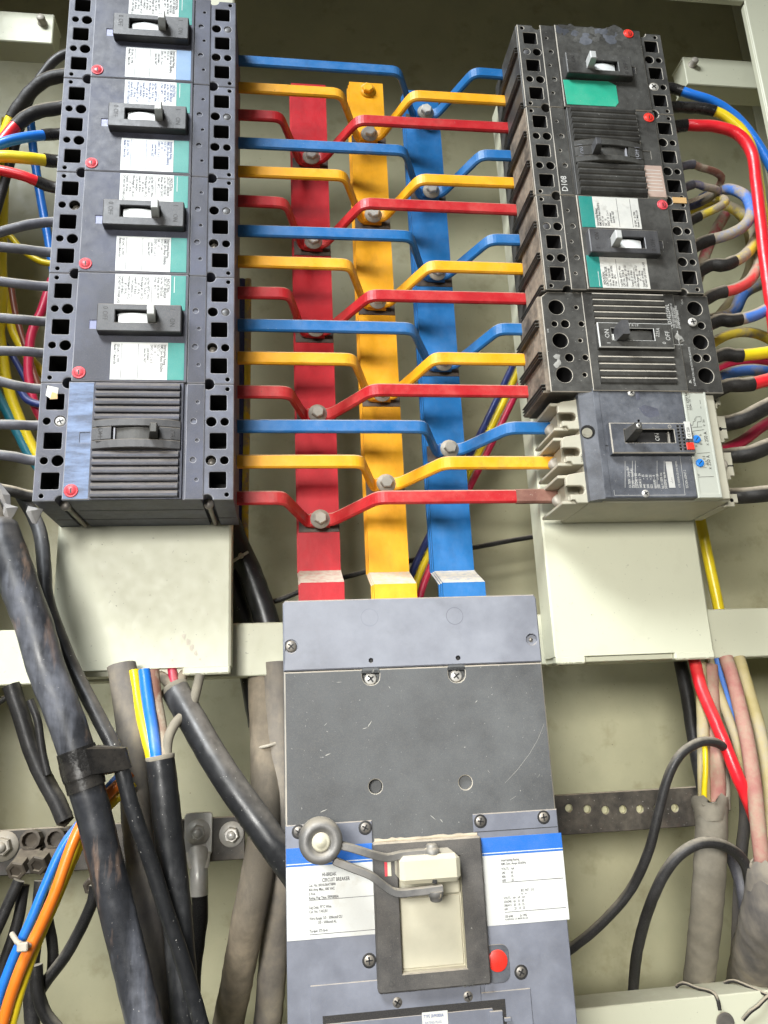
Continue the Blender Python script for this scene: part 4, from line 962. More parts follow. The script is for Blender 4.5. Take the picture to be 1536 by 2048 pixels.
for c, off_ in (('blue', 0), ('yellow', 1), ('red', 2)):
    xb, zb = BOLT[c]; bl, br = BEND[c]
    for k in range(5):
        zl_, zr_, zz = ZL[3 * k + off_], ZR[3 * k + off_], zb[k]
        zf = zz                                        # foot height on the bar
        jl = random.uniform(-4, 4); jr = random.uniform(-3.5, 3.5); tz = random.uniform(-1.2, 1.2)
        yf = YB - 3.6
        def mkstrap(pts, z_a, z_b, nm, label, grp, mats):
            P = arcpath([(p[0], p[1]) for p in pts], 9, 6)
            # height follows the run: level on the straight part, easing to the bolt
            xa_, xe = pts[1][0], pts[-2][0]
            zsx = []
            for p in P:
                t = (p.x - xa_) / (xe - xa_); t = max(0, min(1, t)); zsx.append(z_a + (z_b - z_a) * t)
            b = MB(); b.strip2d(P, 2.6, 6.5, 1.5, 0, zsx)
            return tag(b.build(nm, mats), label, 'strap', grp)
        x_s = 300 if k < 4 else 308
        mkstrap([(-8, 55), (bl + jl, 55 + tz * .8), (xb - 13, yf), (xb + 10, yf)], zl_, zf, 'copper_strap',
                f'{c} strap from the {nthL[k]} breaker of the left stack to the {c} busbar', 'painted straps on the left', 'strap_' + c)
        mkstrap([(x_s + (4 if k < 4 else 2), 55), (br + jr, 55 - tz * .8), (xb + 13, yf - 5.2), (xb - 10, yf - 5.2)], zr_, zf, 'copper_strap',
                (f'{c} strap from the {c} busbar to the {nthL[k]} breaker of the right stack' if not (c == 'red' and k == 4) else 'red strap with a burnt brown end, to the lowest breaker of the right stack'),
                'painted straps on the right', 'strap_' + c)
        if c == 'red' and k == 4:
            o = bpy.data.objects[[x.name for x in COL.objects if x.get('label', '').startswith('red strap with a burnt')][0]]
            b = MB(); P = [(x, 55) for x in range(262, 305, 6)]; b.strip2d(P, 3.5, 7.0, 1.6, 0, [zr_] * len(P)); b.build('burnt_end', 'strap_burnt', o)
        # bolt with washers
        b = MB(); yw = yf - 5.2 - 2.4
        b.lathe((xb, yw - 3.2, zz), (0, -1, 0), [(6.6, 0), (6.6, 4.2), (5.6, 5.2), (.01, 5.2)], 6, 0, False)
        a_ = random.random() * 1.05; c_ = Vector((xb, 0, zz)); R_ = Matrix.Rotation(a_, 3, 'Y'); b.v = [c_ + R_ @ (v - c_) for v in b.v]
        nm = f'hex bolt clamping the {nthL[k]} pair of {c} straps to the {c} busbar'
        o = tag(b.build('hex_bolt', 'steel' if k < 3 else 'dusty_steel'), nm, 'bolt', 'hex bolts on the busbars')
        b = MB(); b.lathe((xb, yw, zz), (0, -1, 0), [(9.6, 0), (9.8, .4), (9.6, 1.8), (7.6, 2.0), (7.6, 3.2), (.01, 3.3)], 22, 0, True); b.build('washer', 'dusty_steel', o)
b = MB(); b.lathe((147.5, YB - 1.8, 541), (0, -1, 0), [(6.6, 0), (6.6, 4.6), (5.4, 5.6), (.01, 5.6)], 6, 0, False)
o = tag(b.build('hex_bolt', 'busbar_yellow'), 'yellow painted bolt at the very top of the yellow busbar', 'bolt', 'hex bolts on the busbars')
b = MB(); b.lathe((147.5, YB - .1, 541), (0, -1, 0), [(9.4, 0), (9.4, 1.6), (.01, 1.7)], 20); b.build('washer', 'busbar_yellow', o)

# ================================================================== earth bars on the back
b = MB(); b.box(BX0 + 60, 3, 150, 156, -302, -264, .8)
eL = tag(b.build('earth_bar', 'ground_black'), 'black earth bar with bolted cable lugs, lower left', 'earth bar', 'black earth bars')
x0, x1 = 232, W(1398, 1600, 150).x
b = MB()
hl = []
for px, py in ((1138, 1616), (1175, 1618), (1211, 1620), (1246, 1619), (1280, 1618), (1315, 1617), (1350, 1616)):
    p = W(px, py, 150); hl.append((circ(p.x, p.z, 3.9, 14), 5.9, 1, .4))
b.M = Matrix(((1, 0, 0), (0, 0, -1), (0, 1, 0)))
b.prism(rect(x0, x1 + 6, -300, -263), -156, -150, .6, 0, hl)
eR = tag(b.build('earth_bar', ['ground_black', 'cream_paint_shaded']), 'black earth bar with a row of empty round holes, lower right', 'earth bar', 'black earth bars')
def hexbolt(px, py, Y, r, label, group, mat='pale_steel', h=7, wash=1.6):
    p = W(px, py, Y); b = MB(); b.lathe((p.x, Y - 1.8, p.z), (0, -1, 0), [(r, 0), (r, h - 1), (r * .85, h), (.01, h)], 6, 0, False)
    if h > 6: b.lathe((p.x, Y - 1.8 - h, p.z), (0, -1, 0), [(r * .55, -.2), (r * .55, 3), (.01, 3.1)], 12)
    o = tag(b.build('hex_bolt', mat), label, 'bolt', group)
    b = MB(); b.lathe((p.x, Y, p.z), (0, -1, 0), [(r * wash, 0), (r * wash, 1.7), (.01, 1.8)], 22); b.build('washer', mat, o)
GB = 'bolts on the left earth bar'
hexbolt(463, 1668, 149.8, 7.0, 'bolt with round washer at the right end of the left earth bar', GB)
hexbolt(8, 1692, 149.8, 8, 'dusty bolt with wide washer at the left edge of the photo', GB, 'dusty_steel')
hexbolt(396, 1664, 145.5, 7.0, 'bright bolt holding the flat cable lug on the left earth bar', GB)
# cable lugs
p = W(396, 1664, 149)
b = MB(); M_ = Matrix(((1, 0, 0), (0, 0, -1), (0, 1, 0))); b.M = M_
b.prism(rrect(p.x - 12, p.x + 13, p.z - 20, p.z + 17, 3, 3), -149.8, -145.8, .5)
b.M = None
P = [W(396, 1702, 147), W(397, 1725, 140), W(398, 1750, 134), W(398, 1790, 134)]
b.tube(spline(P, 3), [9, 9, 8.6, 8.4] + [8.2] * 40, 12)
q = W(398, 1735, 134); b.hull([(p.x - 11, 148.5, p.z - 17), (p.x + 12, 148.5, p.z - 17), (p.x - 11, 145, p.z - 17), (p.x + 12, 145, p.z - 17), (q.x - 8.5, 130, q.z), (q.x + 8.5, 130, q.z), (q.x - 8.5, 141, q.z), (q.x + 8.5, 141, q.z)])
tag(b.build('cable_lug', 'pale_steel'), 'shiny flat cable lug bolted to the left earth bar', 'cable lug', 'cable lugs on the left earth bar')
for px, py, qx, qy, lb in ((62, 1682, 40, 1752, 'dusty cable lug with rusty bolt hole, left of its twin'), (112, 1680, 84, 1742, 'dusty cable lug beside the orange wire, right of its twin')):
    p = W(px, py, 140); q = W(qx, qy, 105); b = MB()
    b.lathe(p + Vector((0, 8, 0)), (0, -1, .1), [(9, 0), (9, 12), (6.8, 12.4), (6.4, 5), (.01, 4.8)], 10, 0, False)
    b.hull([p + Vector((dx, dy, -6)) for dx in (-9, 9) for dy in (0, 7)] + [q + Vector((dx, dy, 8)) for dx in (-7, 7) for dy in (-3, 6)], 1)
    b.lathe(q + Vector((-.5, 3, 9)), (q - p).normalized() + Vector((-.2, -.6, 0)), [(8, 0), (8.6, 1.5), (8.6, 11), (7.4, 12), (5, 12), (4.6, 10.5), (.01, 10.5)], 6, 0, False)
    tag(b.build('cable_lug', ['lug_dirty', 'bare_copper']), lb, 'cable lug', 'cable lugs on the left earth bar')
for px, py, lb in ((128, 1640, 'pale cable lug where the taped black cable meets the earth bar'), (185, 1775, 'small pale lug peeping out right behind the thick front cable')):
    p = W(px, py, 128); b = MB(); b.lathe(p + Vector((0, 6, 3)), (-.1, -1, -.25), [(7, 0), (7.6, 1), (7.6, 8), (6.4, 9), (4, 9), (3.6, 8), (.01, 8)], 6, 0, False)
    tag(b.build('cable_lug', 'lug_dirty'), lb, 'cable lug', 'cable lugs on the left earth bar')
# ================================================================== cables
random.seed(3)
def cpath(pts, Y=None, step=4.):
    out = []
    for p in pts:
        if isinstance(p, Vector): out.append(p)
        elif len(p) == 3: out.append(W(*p))
        else: out.append(W(p[0], p[1], Y))
    return spline(out, step)
def cable(pts, r, mat, label, group=None, Y=None, sleeves=(), wob=.02, n=14, cat='cable', name='cable'):
    P = cpath(pts, Y); m = len(P)
    b = MB(); b.tube(P, r, n, 0, wob); o = tag(b.build(name, mat), label, cat, group)
    for t0, t1, sm, dr in sleeves:
        i0, i1 = int(t0 * (m - 1)), max(int(t0 * (m - 1)) + 2, int(t1 * (m - 1)) + 1)
        b = MB(); Q = P[i0:i1]
        dr = max(dr, .75); rs = [r + dr + .22 * math.sin(i * 1.7) for i in range(len(Q))]
        b.tube(Q, rs, n, 0, .03); b.build('tape_sleeve', sm, o)
    return o
def V(x, y, z): return Vector((x, y, z))
# ---- fifteen load cables of the left stack
GLC = 'load cables of the left stack'
pl = ['upper', 'middle', 'lower']
lname = ['topmost', 'second', 'third', 'fourth', 'lowest']
LC = [
 ([(122, 112, 50), (85, 150, 55), (60, 195, 62), (38, 262, 75), (15, 345, 90), (-10, 430, 100)], 4.6, 'rubber_black', ()),
 ([(118, 152, 50), (78, 169, 54), (42, 208, 60), (20, 245, 66), (4, 285, 72), (-20, 330, 80)], 6.0, 'wire_yellow', ((0, .66, 'tape_dark', .6),)),
 ([(116, 216, 50), (70, 226, 46), (38, 246, 44), (14, 272, 44), (-6, 300, 44), (-30, 345, 50)], 5.8, 'wire_red', ((0, .60, 'tape_dark', .6),)),
 ([(114, 268, 50), (62, 273, 40), (30, 279, 36), (0, 288, 34), (-30, 300, 34)], 4.9, 'wire_blue', ((0, .48, 'tape_black', .5),)),
 ([(110, 322, 50), (62, 317, 40), (30, 314, 36), (0, 313, 34), (-30, 312, 34)], 5.6, 'wire_yellow', ((0, .46, 'tape_black', .5),)),
 ([(106, 374, 50), (72, 362, 42), (44, 351, 38), (0, 341, 36), (-30, 338, 36)], 4.9, 'wire_red', ((0, .5, 'tape_black', .5),)),
 ([(104, 444, 50), (60, 449, 44), (20, 459, 42), (-25, 472, 42)], 4.6, 'tape_grey', ()),
 ([(100, 505, 50), (50, 499, 44), (0, 494, 42), (-25, 492, 42)], 4.5, 'tape_grey', ()),
 ([(97, 573, 50), (50, 569, 44), (0, 563, 42), (-25, 561, 42)], 4.4, 'tape_grey', ()),
 ([(93, 643, 50), (50, 640, 44), (0, 636, 42), (-25, 635, 42)], 4.4, 'tape_grey', ()),
 ([(86, 706, 50), (50, 703, 44), (0, 702, 42), (-25, 702, 42)], 4.4, 'tape_grey', ()),
 ([(82, 778, 50), (40, 773, 44), (0, 763, 42), (-25, 758, 42)], 4.5, 'tape_grey', ()),
 ([(74, 851, 50), (40, 850, 44), (0, 849, 42), (-25, 849, 42)], 4.5, 'tape_grey', ()),
 ([(67, 921, 50), (30, 914, 44), (0, 910, 42), (-25, 908, 42)], 4.6, 'tape_grey', ()),
 ([(64, 992, 50), (30, 984, 44), (0, 978, 42), (-25, 974, 42)], 4.9, 'tape_dark', ()),
]
cw = {'rubber_black': 'black', 'wire_yellow': 'black sleeved yellow', 'wire_red': 'black sleeved red', 'wire_blue': 'black sleeved blue', 'tape_grey': 'dusty grey taped', 'tape_dark': 'dark dusty'}
for i, (pts, r, mat, sl) in enumerate(LC):
    cable([V(-150, 50, ZL[i])] + pts, r, mat, f'{cw[mat]} cable at the {pl[i % 3]} pole of the {lname[i // 3]} breaker, left stack', GLC, None, sl)
# ---- wires hanging behind them
GBW = 'wires hanging behind the left load cables'
for pts, r, mat, lb in (
 ([(58, 222), (62, 250), (68, 310), (82, 400), (95, 470), (110, 560)], 5.2, 'wire_blue', 'blue wire hanging behind the taped cables, upper left'),
 ([(14, 240), (9, 330), (5, 420), (2, 520), (4, 600), (-6, 700)], 6.4, 'wire_yellow', 'thick yellow wire at the left edge beside the third breaker'),
 ([(-6, 455), (20, 472), (45, 500), (80, 522), (120, 530)], 3.6, 'wire_yellow', 'thin yellow wire crossing behind the gap between two grey cables'),
 ([(10, 560), (16, 620), (28, 665), (48, 700), (70, 730), (100, 760)], 5.6, 'wire_yellow', 'yellow wire passing behind the fourth breaker cables and bending right'),
 ([(-5, 640), (4, 700), (14, 765), (32, 820), (58, 880), (92, 950)], 6.0, 'wire_yellow', 'bright yellow wire slanting down behind the lowest breaker cables'),
 ([(-15, 770), (10, 815), (38, 870), (62, 915), (100, 965)], 5.6, 'wire_teal', 'teal wire slanting down to the right below the yellow one'),
 ([(104, 560), (84, 620), (64, 665), (57, 720), (60, 770), (72, 815), (100, 860)], 5.4, 'wire_crimson', 'crimson wire curving behind the fourth breaker cables'),
 ([(22, 570), (32, 630), (50, 690), (66, 740), (80, 780)], 3.6, 'wire_brown', 'thin brown wire beside the crimson wire'),
 ([(8, 685), (30, 720), (52, 760), (72, 800), (95, 820)], 3.8, 'wire_navy', 'dark blue wire behind the crimson wire'),
 ([(40, 780), (55, 800), (75, 808), (110, 812)], 4.2, 'wire_navy', 'dark blue wire end behind the lowest breaker of the left stack')):
    cable(pts, r, mat, lb, GBW, 215 + random.uniform(-25, 25))
# ---- right stack load cables
GRC = 'load cables of the right stack'
def rc(pts, r, mat, lb, sl=(), Y=None): cable(pts, r, mat, lb, GRC, Y, sl)
rc([V(440, 50, 507), (1340, 176, 50), (1380, 188, 46), (1430, 205, 44), (1478, 240, 46), (1518, 292, 50), (1550, 350, 55)], 5.2, 'wire_blue', 'blue wire with black tape, curving down from the topmost breaker of the right stack', ((0, .30, 'tape_black', .7),))
rc([V(440, 50, 472), (1350, 214, 50), (1420, 220, 44), (1458, 238, 42), (1490, 270, 42), (1510, 320, 44), (1522, 400, 46), (1530, 460, 48), (1545, 560, 50)], 5.4, 'wire_yellow', 'yellow wire with black tape between the blue and the red wire, upper right', ((0, .30, 'tape_black', .7),))
rc([V(440, 50, 437), (1362, 252, 48), (1395, 251, 42), (1435, 254, 38), (1478, 270, 35), (1504, 308, 34), (1513, 370, 34), (1521, 440, 34), (1530, 520, 34), (1542, 610, 34), (1552, 690, 34)], 6.2, 'wire_red', 'thick bright red wire bending down along the right edge', ((0, .155, 'tape_black', .6),))
rc([V(440, 50, 367), (1370, 331, 50), (1405, 336, 52), (1434, 346, 58), (1443, 360, 66), (1425, 385, 80), (1390, 402, 95), (1360, 410, 110)], 4.1, 'wire_dusty_brown', 'grey sleeved cable with red-brown end hooking back behind the ribbed breaker', ((0, .42, 'tape_grey', .6),))
rc([V(440, 50, 332), (1376, 372, 50), (1410, 374, 50), (1436, 382, 56), (1420, 396, 72), (1385, 412, 95), (1350, 420, 115)], 4.2, 'wire_dusty_navy', 'grey sleeved cable below the hooked one, ending in dusty blue', ((0, .42, 'tape_grey', .6),))
rc([V(440, 50, 298), (1390, 437, 50), (1430, 418, 46), (1450, 405, 50), (1440, 397, 62), (1410, 408, 85), (1370, 425, 110)], 4.6, 'wire_dusty_yellow', 'sleeved cable with yellow tip, small hook beside the white labelled breaker', ((0, .40, 'tape_dark', .7),))
rc([V(440, 50, 263), (1400, 488, 50), (1455, 470, 42), (1488, 452, 40), (1502, 425, 42), (1494, 396, 48), (1468, 380, 58), (1440, 380, 75), (1405, 395, 110)], 6.0, 'wire_dusty_blue', 'dusty loop of blue cable curling back, right of the white labelled breaker', ((0, .33, 'tape_dark', .6),))
rc([V(440, 50, 228), (1410, 535, 50), (1450, 530, 44), (1490, 510, 46), (1510, 480, 56), (1505, 455, 75), (1480, 425, 105), (1450, 410, 125)], 6.2, 'wire_dusty_yellow', 'dusty cable with yellow underside curving up, below the blue loop', ((0, .36, 'tape_dark', .7),))
rc([V(440, 50, 193), (1420, 594, 50), (1470, 578, 46), (1500, 560, 46), (1518, 525, 52), (1522, 480, 64), (1518, 430, 80)], 6.0, 'wire_dusty_red', 'dusty cable with red underside rising to the right edge above the wide black breaker', ((0, .36, 'tape_dark', .7),))
rc([V(440, 50, 165), (1425, 646, 46), (1465, 641, 42), (1505, 632, 40), (1545, 612, 40), (1580, 590, 40)], 6.3, 'wire_dusty_blue', 'taped cable turning blue, at the upper lug of the wide black breaker', ((0, .60, 'tape_dark', .7),))
rc([V(440, 50, 133), (1435, 713, 46), (1475, 711, 42), (1510, 708, 40), (1560, 702, 40), (1590, 700, 40)], 6.4, 'wire_yellow', 'taped cable turning yellow, at the middle lug of the wide black breaker', ((0, .60, 'tape_dark', .7),))
rc([V(440, 50, 100), (1445, 775, 46), (1490, 770, 42), (1535, 760, 40), (1585, 748, 40)], 6.8, 'wire_red', 'taped cable turning red, at the lower lug of the wide black breaker', ((0, .66, 'tape_dark', .7),))
rc([V(440, 58, 84), (1445, 848, 50), (1485, 838, 40), (1536, 812, 36), (1590, 785, 36)], 8.2, 'tape_dark', 'thick black dusty cable at the upper lug of the pale grey breaker')
rc([V(440, 58, 50), (1455, 912, 50), (1495, 908, 40), (1536, 893, 36), (1590, 872, 36)], 8.2, 'tape_dark', 'thick black dusty cable at the middle lug of the pale grey breaker')
rc([V(440, 58, 17), (1470, 992, 50), (1505, 990, 40), (1545, 986, 36), (1590, 980, 36)], 8.2, 'tape_dark', 'thick black dusty cable at the lower lug of the pale grey breaker')
GRB = 'wires behind the right load cables'
for pts, r, mat, lb, Y in (
 ([(1395, 560), (1412, 505), (1432, 460), (1450, 430)], 6.5, 'wire_dusty_crimson', 'dull red wire standing behind the blue loop', 120),
 ([(1420, 640), (1465, 625), (1490, 585), (1540, 562), (1580, 560)], 7, 'wire_dusty_blue', 'dark blue cable arching behind the wide black breaker cables', 110),
 ([(1410, 700), (1440, 677), (1475, 665), (1515, 668), (1560, 690)], 5.5, 'wire_dusty_yellow', 'dusty yellow cable arching between two taped cables', 95),
 ([(1420, 770), (1450, 750), (1490, 740), (1530, 742), (1570, 752)], 6.5, 'wire_dusty_blue', 'dusty blue cable arching above the lower lug cable', 95),
 ([(1425, 745), (1460, 728), (1500, 722), (1560, 726)], 4.5, 'wire_crimson', 'thin red cable behind the dusty blue arch', 120),
 ([(1430, 905), (1480, 885), (1520, 856), (1545, 842), (1580, 838)], 6, 'wire_crimson', 'red cable between two thick black cables, right edge', 90),
 ([(1440, 400), (1480, 430), (1500, 480), (1498, 540), (1470, 590), (1430, 640)], 5.5, 'wire_cream', 'pale dusty cable hanging behind the loops on the right', 140)):
    cable(pts, r, mat, lb, GRB, Y)
cable([(1385, 960), (1402, 1045), (1415, 1110), (1432, 1190), (1447, 1260), (1462, 1330)], 5.8, 'wire_yellow', 'yellow wire running down beside the right cream box', None, 165)
# ---- wires behind the straps
GBS = 'thin wires behind the blue busbar'
for dx, dz, mat, nm in ((-14, -4, 'wire_navy', 'dark blue'), (0, 0, 'wire_yellow', 'yellow'), (14, 6, 'wire_crimson', 'red')):
    cable([(1075 + dx, 655 + dz), (1030 + dx, 755 + dz), (985 + dx, 850 + dz), (930 + dx, 960 + dz), (880 + dx, 1060 + dz), (838 + dx, 1150 + dz), (815 + dx, 1230 + dz)], 3.9, mat, f'{nm} wire slanting behind the blue busbar', GBS, 196)
cable([(330, 1090), (420, 1150), (520, 1205), (620, 1175), (720, 1146), (850, 1115), (1000, 1085), (1110, 1066)], 2.9, 'rubber_black', 'thin black cord crossing the back behind the busbar ends', None, 205)
for pts, r, mat, lb in (([(484, 560), (483, 760), (480, 900), (478, 1000), (478, 1080), (482, 1180)], 4.2, 'wire_navy', 'dark blue wire at the right side of the left stack, behind the straps'),
                        ([(496, 560), (494, 760), (492, 900), (490, 1000), (490, 1090), (496, 1180)], 4.2, 'wire_dusty_yellow', 'dull yellow wire at the right side of the left stack, behind the straps')):
    cable(pts, r, mat, lb, 'wires at the side of the left stack', 205)
# ---- dark cables behind the left box
cable([(440, 1000), (470, 1080), (505, 1160), (535, 1250), (552, 1330)], 13, 'sheath_clean', 'thick black cable emerging right of the left cream box', None, 175)
cable([(430, 1060), (455, 1150), (485, 1250), (500, 1340), (520, 1450)], 12, 'sheath_clean', 'second black cable tucked behind the left cream box', None, 190)
b = MB(); p = W(484, 1110, 160); 
b.tube([W(462, 1125, 160), W(478, 1115, 157), W(496, 1104, 160)], 1.6, 8); b.lathe(W(482, 1112, 159), (0, -1, 0), [(3, 0), (3, 3), (.01, 3.2)], 8)
tag(b.build('cable_tie', 'nylon_tie'), 'small pale cable tie on the black cable right of the left box', 'cable tie', 'nylon cable ties')
# ================================================================== lower left
A = [(-70, 905, 25), (-34, 985, 16), (-6, 1050, 8), (19, 1115, 3), (46, 1190, 0), (68, 1250, 0), (94, 1340, 0), (122, 1412, 0), (146, 1480, 2), (180, 1600, 4), (210, 1720, 6), (232, 1810, 8), (254, 1900, 10), (290, 2050, 12), (312, 2150, 14)]
P = cpath(A[2:]); rr = [15.0 - 2.4 * min(1, i / (.6 * len(P))) for i in range(len(P))]; rr[0] = 12; rr[1] = 15
b = MB(); b.tube(P, rr, 26, 0, .012)
cA = tag(b.build('cable', 'sheath_black'), 'very thick scuffed black cable slanting down in front, with a tape band', 'cable', 'thick sheathed cables, lower left')
i0 = min(range(len(P)), key=lambda i: (P[i] - W(152, 1500, 0)).length); i1 = min(range(len(P)), key=lambda i: (P[i] - W(174, 1578, 2)).length)
b = MB(); b.tube(P[i0:i1 + 1], 14.2, 26, 0, .012); b.tube(P[i0 + 2:i1 - 1], 14.8, 26, 0, .015)
b.build('tape_band', 'tape_black', cA)
b = MB()
pts = []
for (ax_, ay, aY), (bx_, by, bY) in (((158, 1502, 2), (236, 1500, 11)), ((170, 1552, 3), (247, 1540, 12))):
    for c_, r_ in ((W(ax_, ay, aY), 14.3), (W(bx_, by, bY), 6.7)):
        d_ = (W(170, 1552, 3) - W(158, 1502, 2)).normalized(); u_ = d_.orthogonal().normalized(); w_ = d_.cross(u_)
        pts += [c_ + (u_ * math.cos(t) + w_ * math.sin(t)) * r_ for t in [k * math.pi / 7 for k in range(14)]]
b.hull(pts)
b.build('tape_flag', 'tape_black', cA)
for k, pts in enumerate((((8, 1006), (36, 1014), (20, 1044), (4, 1036)), ((56, 1012), (86, 1018), (72, 1048), (64, 1046), (52, 1024)), ((-6, 958), (20, 990), (22, 1030), (2, 1010)))):
    q = [W(x, y, 8 + 4 * k) for x, y in pts]; b = MB(); c = sum(q, Vector()) / len(q)
    for i in range(len(q)): b.add([q[i], q[(i + 1) % len(q)], c + Vector((0, -6, 2))], [(0, 1, 2)]); b.add([q[i] + Vector((0, 1, 0)), q[(i + 1) % len(q)] + Vector((0, 1, 0)), c + Vector((0, -5, 2))], [(0, 1, 2)])
    b.build('torn_film', 'foil', cA)
b = MB(); b.tube(cpath(A[:3] + [(19, 1115, 3)]), 9, 14, 0, .05); b.build('inner_core', 'tape_dark', cA)
GT = 'thick sheathed cables, lower left'
cable([(40, 985, 60), (66, 1030, 55), (82, 1075, 50), (88, 1130, 45), (92, 1190, 40), (112, 1255, 35), (150, 1345, 28), (200, 1440, 18), (238, 1520, 12), (262, 1610, 14), (300, 1720, 20), (335, 1830, 26), (368, 1930, 32), (405, 2060, 38)], 5.9, 'sheath_clean', 'thin black cable running beside the thick front cable', GT)
cable([(243, 1330, 70), (258, 1420, 66), (266, 1520, 62), (272, 1620, 60), (284, 1740, 60), (298, 1880, 60), (312, 2060, 60)], 12.2, 'sheath_dusty', 'pale dusty thick cable behind the black ones, lower left', GT)
Dp = [(320, 1512, 42), (330, 1600, 42), (343, 1720, 44), (356, 1850, 48), (372, 2070, 52)]
P = cpath(Dp); b = MB(); b.tube(P, 11.4, 22, 0, .012, True)
cD = tag(b.build('cable', 'sheath_clean'), 'black sheathed cable with open top and coloured cores coming out', 'cable', GT)
b = MB(); ax = (P[0] - P[3]).normalized(); b.lathe(P[0], ax, [(11.4, -3), (11.6, .2), (10.9, .6), (10.0, .4), (9.6, -2)], 22); b.build('cut_rim', 'sheath_khaki', cD)
for pts, r, mat, nm in (([(268, 1340, 62), (276, 1400, 60), (288, 1455, 54), (302, 1512, 44), (306, 1540, 43)], 4.6, 'wire_yellow', 'core_wire'), ([(288, 1340, 62), (296, 1400, 58), (304, 1455, 52), (312, 1515, 42), (314, 1540, 43)], 5.2, 'wire_blue', 'core_wire'),
                        ([(306, 1340, 66), (312, 1400, 64), (322, 1460, 58), (326, 1515, 46), (326, 1540, 45)], 5.4, 'wire_dusty_brown', 'core_wire')):
    b = MB(); b.tube(cpath(pts), r, 14, 0, .02); b.build(nm, mat, cD)
b = MB(); b.tube(cpath([(400, 1350, 70), (384, 1410, 66), (352, 1445, 58), (336, 1480, 50), (333, 1520, 45)]), 4.2, 14, 0, .03); b.build('core_wire', 'sheath_khaki', cD)
P = cpath([(348, 1376, 78), (390, 1450, 64), (440, 1535, 46), (500, 1622, 34), (560, 1705, 30), (620, 1790, 40), (680, 1880, 60)]); b = MB(); b.tube(P, 12, 22, 0, .012)
cE = tag(b.build('cable', 'sheath_clean'), 'thick black cable slanting from under the left box to behind the main breaker', 'cable', GT)
b = MB(); b.lathe(P[0], (P[0] - P[3]).normalized(), [(12, -4), (12.3, .2), (11.4, .8), (10.4, .4), (10, -2)], 22); b.build('cut_rim', 'sheath_khaki', cE)
b = MB(); b.tube(cpath([(344, 1335, 92), (347, 1360, 86), (352, 1385, 78)]), 4.2, 12); b.build('core_wire', 'wire_crimson', cE)
b = MB(); b.tube(cpath([(318, 1345, 95), (335, 1365, 86), (355, 1390, 78)]), 4.4, 12); b.tube(cpath([(372, 1335, 96), (362, 1362, 88), (360, 1390, 78)]), 4.4, 12); b.build('core_wire', 'sheath_tan', cE)
cable([(524, 1325, 140), (528, 1420, 135), (532, 1520, 128), (530, 1640, 112), (520, 1720, 100), (498, 1830, 104), (478, 1940, 140), (458, 2040, 176), (445, 2120, 190)], 14.5, 'sheath_tan', 'thick tan dusty cable left of the main breaker, bending down to the left', GT)
cable([(552, 1325, 130), (556, 1450, 128), (560, 1600, 124), (558, 1750, 118), (548, 1900, 145), (536, 2040, 176), (530, 2120, 190)], 13, 'sheath_dusty', 'dark dusty cable close behind the left edge of the main breaker', GT)
b = MB(); b.tube([W(512, 1497, 122), W(530, 1493, 113), W(548, 1488, 115), W(560, 1482, 120)], 1.5, 8); tag(b.build('cable_tie', 'nylon_tie'), 'pale cable tie round the two cables left of the main breaker', 'cable tie', 'nylon cable ties')
# orange, blue and yellow trio
GO = 'three coloured wires, lower left'
cable([(250, 1540, 40), (200, 1595, 34), (165, 1640, 30), (128, 1690, 28), (95, 1760, 26), (62, 1840, 24), (34, 1900, 24), (8, 1965, 24), (-12, 2030, 24)], 3.5, 'wire_blue', 'blue wire of the trio crossing behind the thick front cable', GO)
cable([(262, 1545, 36), (214, 1590, 30), (168, 1640, 24), (140, 1700, 20), (112, 1780, 18), (82, 1850, 18), (50, 1915, 18), (24, 1985, 18), (2, 2060, 18)], 4.2, 'wire_orange', 'orange wire of the trio crossing behind the thick front cable', GO)
cable([(268, 1565, 42), (225, 1605, 38), (175, 1662, 34), (146, 1720, 32), (112, 1800, 30), (82, 1868, 28), (58, 1930, 26), (38, 1990, 24), (20, 2060, 24)], 3.7, 'wire_yellow', 'yellow wire of the trio crossing behind the thick front cable', GO)
b = MB(); b.tube([W(24, 1868, 22), W(34, 1884, 12), W(50, 1892, 10), W(62, 1890, 16)], 1.9, 8); p = W(48, 1892, 9); b.box(p.x - 4.5, p.x + 3, p.y - 2, p.y + 2, p.z - 3.5, p.z + 2.5, .8)
tag(b.build('cable_tie', 'nylon_tie'), 'pale cable tie holding the orange, blue and yellow wires', 'cable tie', 'nylon cable ties')
GE_ = 'thin black cables, lower left'
